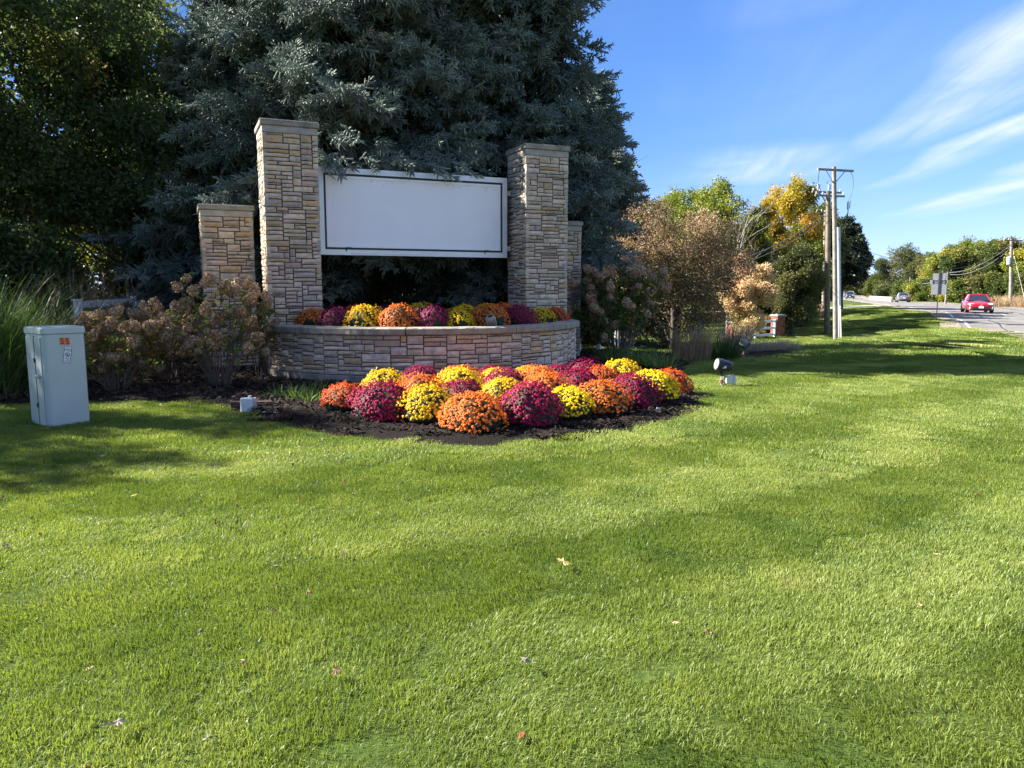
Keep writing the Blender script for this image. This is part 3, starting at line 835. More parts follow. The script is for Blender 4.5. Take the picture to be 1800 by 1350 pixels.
# ------------------------------------------------------------------ chrysanthemums
def mum_meshes():
    blooms, leaves, cores = [], [], []
    for s in range(4):
        r = np.random.default_rng(100 + s); n = 960
        V, F = [], []; LV, LF = [], []
        gap = r.normal(size=3); gap[2] = -.2; gap /= np.linalg.norm(gap)
        for i in range(n):
            zc = 1 - (i + .5) / n * 1.16; ph = i * 2.39996 + r.normal(0, .12); rho = math.sqrt(max(0, 1 - zc * zc))
            d = np.array([rho * math.cos(ph), rho * math.sin(ph), zc])
            if zc < .25 and r.random() < .10 + .8 * max(0, d @ gap - .55) * 2.2: continue
            bulge = 1 + .08 * math.sin(3 * ph + s * 1.7) * rho + .06 * math.sin(5 * ph + 2.3 * s + 4 * zc) + .04 * math.sin(9 * ph + 7 * zc + s) + r.normal(0, .024)
            p = np.array([d[0] * .335, d[1] * .335, .085 + d[2] * .335 * (.98 if d[2] > 0 else .5)]) * bulge
            nrm = d * 1.0 + np.array([0, 0, .22]) + r.normal(0, .22, 3); nrm /= np.linalg.norm(nrm)
            a = np.cross(nrm, [0.3, .2, .9]); a /= np.linalg.norm(a); b = np.cross(nrm, a); rb = r.uniform(.0165, .0235)
            o = len(V); m = 9; tw = r.random() * 6
            V.append(p + nrm * .008)
            for k in range(m):                      # outer petals: dished rim with notches
                an = tw + 2 * PI * k / m; rr = rb * r.uniform(.92, 1.08); V.append(p + (a * math.cos(an) + b * math.sin(an)) * rr - nrm * r.uniform(-.003, .006))
                an += PI / m; V.append(p + (a * math.cos(an) + b * math.sin(an)) * rr * .62 + nrm * .003)
            for k in range(2 * m): F.append((o, o + 1 + k, o + 1 + (k + 1) % (2 * m)))
            o2 = len(V); V.append(p + nrm * .016)
            for k in range(6):
                an = tw + 2 * PI * k / 6; V.append(p + (a * math.cos(an) + b * math.sin(an)) * rb * .5 + nrm * r.uniform(.006, .014))
            for k in range(6): F.append((o2, o2 + 1 + k, o2 + 1 + (k + 1) % 6))
        for i in range(520):
            zc = 1 - (i + .5) / 520 * 1.35; ph = i * 2.39996 + 1; zc = max(zc, -.42); rho = math.sqrt(max(0, 1 - zc * zc)); d = np.array([rho * math.cos(ph), rho * math.sin(ph), zc])
            k_ = r.uniform(.76, .91) if zc > -.1 else r.uniform(.62, .92)
            p = np.array([d[0] * .325 * k_, d[1] * .325 * k_, .085 + d[2] * .325 * k_ * (1 if d[2] > 0 else .55)])
            nrm = d + r.normal(0, .55, 3); nrm /= np.linalg.norm(nrm); a = np.cross(nrm, [.1, .4, .9]); a /= np.linalg.norm(a); b = np.cross(nrm, a); l = r.uniform(.018, .034)
            o = len(LV); LV += [p - a * l, p + b * l * .45, p + a * l, p - b * l * .45]; LF.append((o, o + 1, o + 2, o + 3))
        blooms.append(quads_mesh('blooms', V, F, M_MUM)); leaves.append((LV, LF))
        me = quads_mesh('foliage', LV, LF, M_MLEAF); cores.append(me)
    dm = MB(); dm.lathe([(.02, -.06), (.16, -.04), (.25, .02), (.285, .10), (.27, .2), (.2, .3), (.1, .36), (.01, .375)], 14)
    return blooms, cores, dm.mesh('leafy_core', M_MCORE)


def mum_mat():
    m, nt, N, L, b = newmat('chrysanthemum petals')
    oi = N.new('ShaderNodeObjectInfo'); geo = N.new('ShaderNodeNewGeometry'); n = N.new('ShaderNodeTexNoise'); n.inputs['Scale'].default_value = 38; n.inputs['Detail'].default_value = 2
    L.new(geo.outputs['Position'], n.inputs['Vector']); r = ramp(N, [(.3, (.68, .62, .62)), (.7, (1.22, 1.2, 1.18))]); L.new(n.outputs['Fac'], r.inputs[0])
    mx = N.new('ShaderNodeMix'); mx.data_type = 'RGBA'; mx.blend_type = 'MULTIPLY'; mx.inputs[0].default_value = 1
    L.new(oi.outputs['Color'], mx.inputs[6]); L.new(r.outputs[0], mx.inputs[7]); L.new(mx.outputs[2], b.inputs['Base Color'])
    b.inputs['Roughness'].default_value = .6; b.inputs['Specular IOR Level'].default_value = .25
    t = N.new('ShaderNodeBsdfTranslucent'); ms = N.new('ShaderNodeMixShader'); ms.inputs[0].default_value = .25; L.new(mx.outputs[2], t.inputs['Color'])
    L.new(b.outputs[0], ms.inputs[1]); L.new(t.outputs[0], ms.inputs[2]); L.new(ms.outputs[0], N['Material Output'].inputs[0])
    return m


M_MUM = mum_mat()
M_MLEAF = mat('chrysanthemum leaf', (.022, .042, .014), .55, var=.45, scale=25)
M_MCORE = mat('dark green chrysanthemum stems', (.018, .032, .012), .8)  # even dark green for the dome inside each mound
BL, LEAF, CORE = mum_meshes()
MCOL = {'yellow': (.86, .64, .012), 'orange': (.78, .21, .03), 'maroon': (.31, .008, .062), 'rust': (.66, .125, .02), 'plum': (.24, .009, .075)}
ORD = ['first', 'second', 'third', 'fourth', 'fifth', 'sixth', 'seventh', 'eighth', 'ninth', 'tenth', 'eleventh']
mr = random.Random(8)


def mum(x, y, z, w, colour, label, group, zs=1.0):
    t = thing('chrysanthemum', label, 'flower', (x, y, z), mr.random() * 6.28, group); k = mr.randrange(4); s = w / .69
    t.scale = (s * mr.uniform(.92, 1.08), s * mr.uniform(.92, 1.08), s * zs * mr.uniform(.86, 1.02))
    t.rotation_euler = (mr.gauss(0, .06), mr.gauss(0, .06), mr.random() * 6.28)
    o = link(BL[k], 'blooms', t, kind='stuff'); c = MCOL[colour]; j = mr.uniform(.88, 1.1); o.color = (c[0] * j, c[1] * j * mr.uniform(.9, 1.1), c[2] * j, 1)
    link(LEAF[k], 'foliage', t, kind='stuff'); link(CORE, 'leafy_core', t)
    return t


FRONT = [  # rows of the lawn bed: picture centre, picture top, width, colour
    ('front', [(605, 683, 75, 'rust'), (671, 681, 94, 'maroon'), (754, 694, 88, 'yellow'), (834, 697, 101, 'orange'), (931, 687, 100, 'maroon'), (1001, 690, 82, 'yellow'), (1058, 679, 84, 'orange'), (1111, 671, 79, 'maroon'), (1147, 657, 82, 'yellow'), (1180, 656, 60, 'rust')]),
    ('second', [(675, 663, 72, 'yellow'), (738, 674, 76, 'orange'), (812, 677, 76, 'maroon'), (886, 677, 76, 'yellow'), (958, 668, 80, 'orange'), (1017, 660, 71, 'maroon'), (1059, 653, 66, 'rust'), (1093, 645, 64, 'yellow')]),
    ('third', [(738, 658, 66, 'maroon'), (808, 660, 82, 'yellow'), (889, 658, 72, 'maroon'), (946, 656, 62, 'orange'), (984, 647, 56, 'maroon'), (1029, 637, 62, 'maroon')]),
    ('back', [(806, 652, 74, 'orange'), (862, 648, 50, 'maroon'), (873, 654, 60, 'yellow'), (926, 647, 52, 'yellow')])]
PLAIN = {'rust': 'dark orange', 'plum': 'plum', 'orange': 'orange', 'yellow': 'yellow', 'maroon': 'maroon'}
for row, items in FRONT:
    for i, (u, v, w, c) in enumerate(items):
        zt = .41 if row == 'front' else .42
        p = PZ(u, v, zt); d = p.y; wd = w / FPX * d * 1.02
        p = PZ(u, v, max(.33, min(.47, wd * .64))); wd = w / FPX * p.y * 1.22
        lab = '%s chrysanthemum, %s from the cabinet end in the lawn bed, %s row' % (PLAIN[c], ORD[i], row)
        mum(p.x, p.y + .04, .035, wd, c, lab, 'chrysanthemums in the lawn bed', 1.0)
PFRONT = [(549, 50, 'orange'), (594, 54, 'plum'), (643, 63, 'yellow'), (701, 64, 'orange'), (759, 59, 'plum'), (803, 52, 'yellow'), (859, 59, 'orange'), (911, 57, 'maroon'), (949, 44, 'yellow'), (974, 44, 'rust')]
PBACK = [(628, 46, 'orange'), (671, 48, 'plum'), (702, 46, 'orange'), (738, 52, 'yellow'), (772, 44, 'plum'), (817, 48, 'yellow'), (855, 48, 'yellow'), (884, 44, 'orange')]
pcx, pcy = mon(*PL_C)
for row, items, rad in (('front', PFRONT, 2.48), ('back', PBACK, 1.72)):
    for i, (u, w, c) in enumerate(items):
        rx, ry = ray(u, 545)[0], ray(u, 545)[1]; k = rx / ry       # x = k*y, meet the circle on its near side
        A_, B_, C_ = 1 + k * k, -2 * (k * pcx + pcy), pcx ** 2 + pcy ** 2 - rad ** 2; D_ = B_ * B_ - 4 * A_ * C_
        y = (-B_ - math.sqrt(max(D_, 0))) / (2 * A_); wd = w / FPX * y * 1.2
        lab = '%s chrysanthemum, %s from the cabinet end in the %s row inside the stone planter' % (PLAIN[c], ORD[i], row)
        mum(k * y, y, .89 + (.05 if row == 'back' else 0), wd, c, lab, 'chrysanthemums in the stone planter')

# ------------------------------------------------------------------ utility cabinet
M_CABP = mat('pale green grey cabinet paint', (.40, .46, .425), .42, var=.05, scale=3, bump=.05, bscale=90, coat=.15)
M_BLACK = mat('black rubber and paint', (.012, .012, .013), .45)
M_ORANGE = mat('orange reflective sticker', (.78, .16, .045), .5)
M_STWHITE = mat('white sticker film', (.80, .82, .84), .45)
M_INK = mat('black print', (.015, .014, .02), .6)
M_RUSTY = mat('rusty brown metal', (.20, .10, .06), .8, var=.3, scale=30)
M_GALV = mat('weathered galvanised metal', (.45, .47, .47), .5, .5, var=.15, scale=12)


def rrect(w, d, r, n=4):
    pts = []
    for cx, cy, a0 in ((w - r, r, -90), (w - r, d - r, 0), (r, d - r, 90), (r, r, 180)):
        for k in range(n + 1): a = R(a0 + 90 * k / n); pts.append((cx + r * math.cos(a), cy + r * math.sin(a)))
    return pts


def loftz(mb, secs):
    """secs: list of (list of (x,y), z)"""
    V, F = [], []; n = len(secs[0][0])
    for pts, z in secs: V += [(x, y, z) for x, y in pts]
    for i in range(len(secs) - 1):
        for k in range(n): k2 = (k + 1) % n; F.append((i * n + k, i * n + k2, (i + 1) * n + k2, (i + 1) * n + k))
    F.append(tuple(range(n - 1, -1, -1))); F.append(tuple((len(secs) - 1) * n + k for k in range(n)))
    return mb.add(V, F)


def shrink(pts, w, d, k): return [((x - w / 2) * (1 - 2 * k / w) + w / 2, (y - d / 2) * (1 - 2 * k / d) + d / 2) for x, y in pts]


def text_mesh(s, size, name, m, extrude=.0012):
    cu = bpy.data.curves.new(name, 'FONT'); cu.body = s; cu.size = size; cu.align_x = 'CENTER'; cu.align_y = 'CENTER'; cu.extrude = extrude; cu.resolution_u = 3
    o = bpy.data.objects.new(name, cu); dg = bpy.context.evaluated_depsgraph_get()
    COL.objects.link(o); dg.update(); me = bpy.data.meshes.new_from_object(o.evaluated_get(dg)); COL.objects.unlink(o); bpy.data.objects.remove(o)
    me.materials.clear(); me.materials.append(m); me.name = name
    return me


def cabinet():
    W, D, H = .47, .53, 1.17; rz = R(52)
    t = thing('utility_cabinet', 'pale grey green metal utility cabinet standing on the shaded lawn, lettered SS on orange stickers', 'utility cabinet', (CAB.x, CAB.y, tz(CAB.x, CAB.y)), rz)
    # local x: along the broad lettered side, local y: along the door side, front corner at the origin
    base = rrect(W, D, .055, 5)
    mb = MB(); loftz(mb, [(base, -.1), (base, H - .085)]); mb.build('body', M_CABP, t)
    l1 = shrink(base, W, D, -.012)
    mb = MB(); loftz(mb, [(shrink(base, W, D, .004), H - .083), (l1, H - .078), (l1, H - .022), (shrink(base, W, D, -.004), H - .004), (shrink(base, W, D, .03), H)]); mb.build('lid', M_CABP, t)
    # door on the narrow side (x = 0 plane): two leaves with an open seam
    mb = MB(); mb.box((-.006, .235, (H - .1) / 2), (.010, .008, H - .11)); mb.build('door_seam', M_BLACK, t)
    dr = MB(); dr.box((-.004, .145, (H - .12) / 2 + .01), (.012, .165, H - .13), bev=.004); d1 = dr.build('door', M_CABP, t)
    dr = MB(); dr.box((-.004, .36, (H - .12) / 2 + .01), (.012, .225, H - .13), bev=.004); dr.build('door', M_CABP, t)
    hb = MB(); hb.box((-.03, .15, .60), (.045, .09, .03), bev=.006); hb.build('handle', M_CABP, d1)
    for z in (.78, .25):
        h = MB(); h.tube([(-.016, .235, z - .025), (-.016, .235, z + .025)], .011, 8); h.build('hinge', M_BLACK, t)
    # stickers on the broad side: plane y = 0, facing -y
    for k, x in enumerate((.205, .262)):
        s = MB(); s.mi = 0; s.box((x, -.0025, 1.0 - .003 * k), (.052, .003, .085), mtx=Matrix.Rotation(R(-2), 4, 'Y')); st = s.build('sticker', M_ORANGE, t)
        me = text_mesh('S', .098, 'letter', M_INK); o = link(me, 'letter', st); o.location = (x, -.0055, .998 - .003 * k); o.rotation_euler = (R(90), 0, 0); o.scale = (.8, 1, 1)
    s = MB(); rt = Matrix.Rotation(R(9), 4, 'Y'); s.box((0, 0, 0), (.083, .003, .188)); st = s.build('warning_sticker', M_STWHITE, t); st.location = (.252, -.0025, .84); st.rotation_euler = (0, R(9), 0)
    b = MB()
    for cx, cz, w, h in ((-.0395, 0, .003, .186), (.0395, 0, .003, .186), (0, .0915, .08, .003), (0, -.0915, .08, .003)): b.box((cx, -.003, cz), (w, .003, h))
    b.build('border', M_INK, st)
    o = link(text_mesh('WARNING', .0165, 'letter', M_INK), 'letter', st); o.location = (0, -.0035, .058); o.rotation_euler = (R(90), 0, 0)
    p = MB()
    for cz, w, h in ((.078, .045, .004), (.041, .068, .004), (-.042, .066, .004), (-.052, .05, .004), (-.066, .03, .004), (-.076, .062, .004)): p.box((0 if w > .04 else .012, -.003, cz), (w, .003, h))
    n = 24                                      # ring with a bar across a digging hand
    for k in range(n):
        a0, a1 = 2 * PI * k / n, 2 * PI * (k + 1) / n; r0, r1 = .022, .028
        p.add([(r0 * math.cos(a0), -.0045, r0 * math.sin(a0)), (r1 * math.cos(a0), -.0045, r1 * math.sin(a0)), (r1 * math.cos(a1), -.0045, r1 * math.sin(a1)), (r0 * math.cos(a1), -.0045, r0 * math.sin(a1))], [(0, 1, 2, 3)])
    p.box((0, -.004, 0), (.050, .003, .006), mtx=Matrix.Rotation(R(42), 4, 'Y')); p.box((.003, -.0035, -.008), (.022, .003, .008), mtx=Matrix.Rotation(R(-40), 4, 'Y')); p.box((-.006, -.0035, .008), (.02, .003, .005))
    p.build('print', M_INK, st)


cabinet()

# ------------------------------------------------------------------ floodlights and outlet boxes
M_FLOOD = mat('dark blue grey lamp housing', (.022, .027, .036), .38, .3, var=.2, scale=20)
M_LENS = mat('frosted lamp lens', (.36, .36, .30), .18, coat=.5)
M_GREYP = mat('pale grey plastic outlet cover', (.60, .63, .60), .4)
M_BOARD = mat('stained brown timber', (.085, .05, .036), .8, var=.3, scale=10, bump=.3)


def floodlight(name, label, base, s, yaw, tilt, box):
    t = thing(name, label, 'floodlight', base, 0, 'garden floodlights'); t.scale = (s, s, s)
    M_ = Matrix.Translation((0, 0, .40)) @ Matrix.Rotation(yaw, 4, 'Z') @ Matrix.Rotation(R(90) - tilt, 4, 'Y')
    h = MB(); h.lathe([(.05, -.20), (.085, -.185), (.105, -.14), (.112, -.05), (.112, .0), (.122, .004), (.122, .105), (.114, .115)], 24, M_); h.build('housing', M_FLOOD, t, smooth=False)
    l = MB(); l.lathe([(.106, .112), (.106, .118), (.07, .124), (.02, .127)], 24, M_); l.build('lens', M_LENS, t, smooth=True)
    f = MB(); f.box((.0, .125, .02), (.03, .012, .17), mtx=None); f2 = MB()
    for v in f.v: pass
    g = MB()
    for k in range(3): a = R(60 + 60 * k); g.tube([M_ @ Vector((-.118 * math.cos(a) , .118 * math.sin(a), -.12)), M_ @ Vector((-.124 * math.cos(a), .124 * math.sin(a), .01))], .007, 5)
    g.build('cooling_rib', M_FLOOD, t)
    pl = MB(); pl.box((0, 0, 0), (.075, .004, .045)); p_ = pl.build('rating_plate', M_GREYP, t); p_.location = M_ @ Vector((0, 0, 0)) + Vector((.015, -.115, -.025)); p_.rotation_euler = (R(-14), 0, 0)
    y = MB(); y.tube([(-.0, 0, .30), (0, 0, .20)], .032, 10); y.tube([(0, 0, .32), (0, 0, .27)], .045, 10); y.build('knuckle', M_FLOOD, t)
    st = MB(); st.tube([(-.0, 0, .205), (.0, 0, .12)], .018, 8); st.build('riser', M_GALV, t)
    jb = MB(); jb.tube([(-.0, 0, .07), (0, 0, .125)], .042, 10); jb.build('junction_box', M_RUSTY, t)
    c = MB(); c.tube([(0, 0, .07), (0, 0, -.1)], .020, 8); c.build('conduit', M_GALV, t)
    if box:
        c = MB(); c.tube([(.07, .01, .09), (.07, .01, -.1)], .017, 8); c.build('conduit', M_GALV, t)
        c = MB(); c.tube([(.02, .0, .215), (.06, 0, .20), (.062, 0, .12)], .012, 6); c.build('whip', M_RUSTY, t)
        bx_ = MB(); bx_.box((.15, -.02, .125), (.17, .11, .145), bev=.012); bx_.build('outlet_box', M_GREYP, t)
        lid = MB(); lid.box((.225, -.03, .12), (.05, .135, .175), bev=.014); lid.tube([(.20, -.03, .21), (.20, -.03, .235)], .016, 8); lid.build('outlet_cover', M_GREYP, t)


g1 = G(1268, 679)
floodlight('floodlight', 'dark floodlight on a stem with a pale outlet box, standing on the sunlit lawn edge', g1, .88, R(188), R(12), True)
g2 = Vector(P(1307, 631, 23.0)); g2.z = tz(g2.x, g2.y)
floodlight('floodlight', 'small black floodlight in front of the low straw coloured planting, lens turned to the lawn', g2, 1.25, R(250), R(2), False)


def uplight():
    p = mon(PL_C[0] + 2.98 * math.sin(R(7.5)), PL_C[1] + 2.98 * math.cos(R(7.5)))
    t = thing('uplight', 'small ribbed black and silver lamp lying among the flowers on the planter cap', 'lamp', (p[0], p[1], .965), PHI)
    M_ = Matrix.Translation((0, 0, .10)) @ Matrix.Rotation(R(-22), 4, 'Y') @ Matrix.Rotation(R(20), 4, 'X')
    h = MB(); h.lathe([(.055, -.10), (.075, -.095), (.078, .05), (.06, .085), (.02, .10)], 20, M_); h.build('housing', M_BLACK, t)
    rb = MB()
    for k in range(20): a = 2 * PI * k / 20; rb.tube([M_ @ Vector((.08 * math.cos(a), .08 * math.sin(a), -.095)), M_ @ Vector((.083 * math.cos(a), .083 * math.sin(a), .04)), M_ @ Vector((.055 * math.cos(a), .055 * math.sin(a), .092))], .0055, 4)
    rb.build('fins', M_GALV, t)
    b = MB(); b.tube([(0, 0, -.12), (0, 0, .02)], .016, 8); b.build('stake', M_BLACK, t)


uplight()


def outlet():
    p = G(436, 727); t = thing('outlet_box', 'pale weatherproof outlet box at the mulch edge, in front of a low brown board', 'outlet box', p, R(12))
    b = MB(); b.box((-.01, 0, .115), (.155, .09, .19), bev=.014); b.build('cover', M_GREYP, t)
    b = MB(); b.box((.085, .02, .12), (.05, .10, .17), bev=.01); b.build('back_box', M_GALV, t)
    b = MB(); b.tube([(.085, .02, .04), (.085, .02, -.1)], .02, 8); b.build('conduit', M_GALV, t)
    b = MB(); b.tube([(.03, 0, .205), (.03, 0, .235)], .02, 8); b.build('knob', M_GREYP, t)
    q = G(443, 719); t = thing('timber_board', 'low brown timber board lying on edge in the mulch behind the outlet box', 'board', (q.x, q.y, q.z), R(3))
    b = MB(); b.box((0, 0, .05), (.56, .06, .12), bev=.008); b.build('plank', M_BOARD, t)
    for x in (-.25, .26): b = MB(); b.box((x, .05, .07), (.05, .04, .2), bev=.005); b.build('peg', M_BOARD, t)
    c = MB(); q2 = G(416, 700); tag(c.build('marker_cap', M_STWHITE, loc=None) if False else MB().box((0, 0, .03), (.05, .05, .05), bev=.012).build('marker_cap', M_STWHITE, loc=q2), 'tiny white plastic cap in the mulch behind the brown board', 'cap')


outlet()

# litter: plant tag, plastic strips, fallen leaves
q = G(1156, 730); t = MB().box((0, 0, .05), (.055, .004, .10), mtx=Matrix.Rotation(R(14), 4, 'Y'), bev=.0012).build('plant_tag', M_STWHITE, loc=q); tag(t, 'white plant tag stuck upright in the dark soil under the maroon chrysanthemum', 'plant tag')
r_ = MB().box((0, 0, .02), (.022, .005, .03)).build('picture', M_ORANGE, t); r_.location = (.008, -.005, .03)
for (u, v, l, a, lab) in ((477, 732, .21, 12, 'longer white plastic strip lying on black soil at the lawn edge'), (494, 718, .15, 25, 'shorter white plastic strip lying on black soil, farther from the lawn')):
    q = G(u, v); tag(MB().box((0, 0, .055), (l, .022, .006), mtx=Matrix.Rotation(R(a), 4, 'Z') @ Matrix.Rotation(R(4), 4, 'Y')).build('plastic_strip', M_STWHITE, loc=q), lab, 'litter')


def leaf_mesh(name, m, s, seed):
    r = random.Random(seed); out = [(0, -.9), (.12, -.35), (.55, -.55), (.5, -.2), (.95, .05), (.6, .2), (.65, .6), (.25, .45), (0, 1.0), (-.25, .45), (-.65, .6), (-.6, .2), (-.95, .05), (-.5, -.2), (-.55, -.55), (-.12, -.35)]
    mb = MB(); V = [(0, 0, .01)] + [(x * s, y * s, .25 * s * (x * x * r.uniform(.2, 1.4) + y * y * r.uniform(.1, .9))) for x, y in out]
    mb.add(V, [(0, i + 1, (i + 1) % 16 + 1) for i in range(16)]); mb.tube([(0, -.85 * s, .1 * s), (.1 * s, -1.5 * s, .3 * s)], .0025, 4); return mb.mesh(name, m)


LCOL = {'yellow': mat('yellow dry leaf', (.62, .42, .13), .7, var=.2, scale=20), 'brown': mat('brown dry leaf', (.22, .12, .07), .8, var=.3, scale=20), 'grey': mat('bleached dry leaf', (.25, .22, .17), .8, var=.2, scale=20), 'red': mat('reddish leaf', (.36, .12, .05), .7, var=.2, scale=20), 'tan': mat('tan dry leaf', (.45, .31, .16), .8, var=.2, scale=20)}
for i, (u, v, s, c, lab) in enumerate([(990, 1006, .052, 'yellow', 'large yellow maple leaf lying alone in the middle of the open lawn'), (487, 1050, .022, 'brown', 'small brown leaf on the lawn, beside a smaller reddish one'), (545, 1061, .017, 'red', 'small reddish leaf on the lawn, beside a brown one'),
        (1187, 1116, .02, 'tan', 'small tan leaf nearer than the yellow maple leaf, on its road side'), (924, 1184, .03, 'grey', 'curled grey leaf in the grass, nearer than the yellow maple leaf'), (592, 1203, .026, 'brown', 'dark brown leaf in the combed grass near the camera'),
        (210, 1297, .030, 'grey', 'bleached leaf in the nearest corner of the lawn, on the cabinet side'), (284, 719, .036, 'tan', 'tan leaf on the shaded lawn between the cabinet and the outlet box'), (378, 734, .03, 'brown', 'brown leaf on shaded lawn just beside the outlet box'), (181, 812, .036, 'grey', 'pale leaf on the shadow edge in front of the utility cabinet'),
        (155, 722, .034, 'tan', 'tan leaf in the grass right beside the utility cabinet'), (526, 795, .02, 'yellow', 'small yellow leaf in sunlit grass below the lawn bed'), (1648, 992, .018, 'tan', 'small tan leaf far out on the lawn on the road side'), (1527, 805, .02, 'tan', 'tiny tan leaf on the lawn between the bed and the road'), (235, 885, .02, 'yellow', 'small yellow leaf in sunlit grass in front of the cabinet')]):
    q = G(u, v); o = link(leaf_mesh('fallen_leaf', LCOL[c], s, i), 'fallen_leaf', loc=(q.x, q.y, q.z + .058)); o.rotation_euler = (R(20 * math.sin(i * 2.1)), R(20 * math.cos(i * 1.3)), i * 1.9); tag(o, lab, 'leaf', 'fallen leaves on the lawn')

LV_ = [hold('leaf bit', leaf_mesh('leaf bit', LCOL[k], .011, 90 + i)) for i, k in enumerate(('tan', 'brown', 'grey', 'brown', 'red'))]
lr = np.random.default_rng(91); X = lr.uniform(-8, 9, 900); Y = 2.2 + 12 * lr.random(900) ** 1.3; k_ = (np.abs(X) < .7 * Y) & ~in_poly(X, Y, BED) & (lr.random(900) < .25 + .6 * (X < -1)) ; X, Y = X[k_][:170], Y[k_][:170]
scatter('leaf_litter', np.stack([X, Y, terr(X, Y) + .03], 1), np.stack([lr.normal(0, .5, len(X)), lr.normal(0, .5, len(X)), lr.random(len(X)) * 6.28], 1), lr.uniform(.5, 1.6, len(X)), lr.integers(0, 5, len(X)), lr.random(len(X)), LV_)

# ------------------------------------------------------------------ strappy and tall grasses
def blades_mesh(name, m, n, seed, rad, lmin, lmax, wid, spread, droop, tl=(0, 1), segs=5, upright=0.0, curl=0.0):
    r = np.random.default_rng(seed); V = []; F = []; T = []
    for i in range(n):
        a = r.random() * 2 * PI; q = rad * math.sqrt(r.random()); b = np.array([q * math.cos(a), q * math.sin(a), -.02]); az = a + r.normal(0, .7) if q > .02 else r.random() * 6.28
        l = r.uniform(lmin, lmax); th = abs(r.normal(0, spread)) * (.35 + .65 * q / rad) + .03; dr = droop * r.uniform(.4, 1.5); w = wid * r.uniform(.6, 1.2); fa = az + r.normal(0, .8)
        side = np.array([-math.sin(fa), math.cos(fa), 0]); o = len(V); p = b.copy(); tt = r.uniform(*tl)
        for k in range(segs + 1):
            f = k / segs; ww = w * (1 - f ** 2.2) * .5 + .0004
            V += [p - side * ww, p + side * ww]; T += [tt, tt]
            an = th + dr * f ** 1.4; p = p + np.array([math.sin(an) * math.cos(az), math.sin(an) * math.sin(az), math.cos(an)]) * l / segs
        F += [(o + 2 * k, o + 2 * k + 1, o + 2 * k + 3, o + 2 * k + 2) for k in range(segs)]
    return quads_mesh(name, V, F, m, T)


GRN = [(0, (.035, .075, .018)), (.5, (.06, .12, .028)), (.85, (.12, .17, .04)), (1, (.28, .25, .12))]
M_MISC = leafmat('green ornamental grass', GRN, trans=.35, inst=False)
M_STRAW = leafmat('straw coloured grass', [(0, (.20, .13, .06)), (.5, (.36, .26, .14)), (1, (.50, .40, .25))], trans=.25, inst=False)
M_PLUME = leafmat('pinkish grass plumes', [(0, (.17, .10, .08)), (1, (.34, .24, .20))], trans=.3, inst=False)
M_STRAP = leafmat('strappy lily leaves', [(0, (.06, .13, .03)), (.6, (.13, .22, .05)), (1, (.32, .33, .12))], trans=.4, inst=False)
M_LAV = leafmat('pale dry stems', [(0, (.30, .24, .15)), (1, (.58, .50, .38))], trans=.25, inst=False)
M_MUHLY = leafmat('grey pink haze of grass', [(0, (.22, .18, .15)), (1, (.42, .36, .29))], trans=.2, inst=False)


def grass_plant(name, label, base, meshes, cat='ornamental grass', group=None, rz=0.0):
    t = thing(name, label, cat, base, rz, group)
    for nm, me in meshes: link(me, nm, t, kind='stuff')
    return t


def gp(u, d): x = P(u, 600, d).x; return Vector((x, d, tz(x, d)))


def plumes(n, seed, rad, h, m, spread=.25, hw=.02):
    """stems topped with feathery heads"""
    r = np.random.default_rng(seed); V = []; F = []; T = []
    for i in range(n):
        a = r.random() * 6.28; q = rad * r.random(); b = np.array([q * math.cos(a), q * math.sin(a), .1]); th = abs(r.normal(0, spread)) + .04; l = h * r.uniform(.8, 1.08)
        d = np.array([math.sin(th) * math.cos(a), math.sin(th) * math.sin(a), math.cos(th)]); tip = b + d * l; s = np.cross(d, [.3, .4, .1]); s /= np.linalg.norm(s); tt = r.random()
        o = len(V); V += [b - s * .003, b + s * .003, tip + s * .002, tip - s * .002]; T += [tt] * 4; F.append((o, o + 1, o + 2, o + 3))
        for k in range(26):
            f = 1 - .28 * r.random(); p = b + d * l * f; e = d * r.uniform(.4, 1) + r.normal(0, .5, 3); e /= np.linalg.norm(e); ll = r.uniform(.03, .11); ss = np.cross(e, d); ss /= np.linalg.norm(ss) + 1e-6
            o = len(V); V += [p - ss * .0025, p + ss * .0025, p + e * ll + ss * .001, p + e * ll - ss * .001]; T += [tt] * 4; F.append((o, o + 1, o + 2, o + 3))
    return quads_mesh('plumes', V, F, m, T)


grass_plant('ornamental_grass', 'tall arching green ornamental grass at the picture edge behind the cabinet', gp(-35, 11.3), [('blades', blades_mesh('blades', M_MISC, 900, 1, .55, 1.5, 2.25, .012, .42, 1.25, (0, .95), 7))], group='tall green grasses')
grass_plant('ornamental_grass', 'tall arching green ornamental grass directly behind the cabinet', gp(62, 12.2), [('blades', blades_mesh('blades', M_MISC, 800, 2, .5, 1.3, 2.05, .012, .42, 1.2, (0, .95), 7))], group='tall green grasses')
grass_plant('plumed_grass', 'ornamental grass with thin pinkish plumes behind the green grass', gp(128, 14.6), [('blades', blades_mesh('blades', M_MISC, 420, 3, .45, .9, 1.5, .010, .4, 1.0, (.1, 1), 6)), ('plumes', plumes(46, 4, .4, 1.85, M_PLUME))], group='plumed grasses')
grass_plant('plumed_grass', 'ornamental grass with thin pinkish plumes beside the white rail', gp(178, 14.9), [('blades', blades_mesh('blades', M_MISC, 380, 5, .42, .8, 1.35, .010, .4, 1.0, (.1, 1), 6)), ('plumes', plumes(40, 6, .4, 1.78, M_PLUME))], group='plumed grasses')
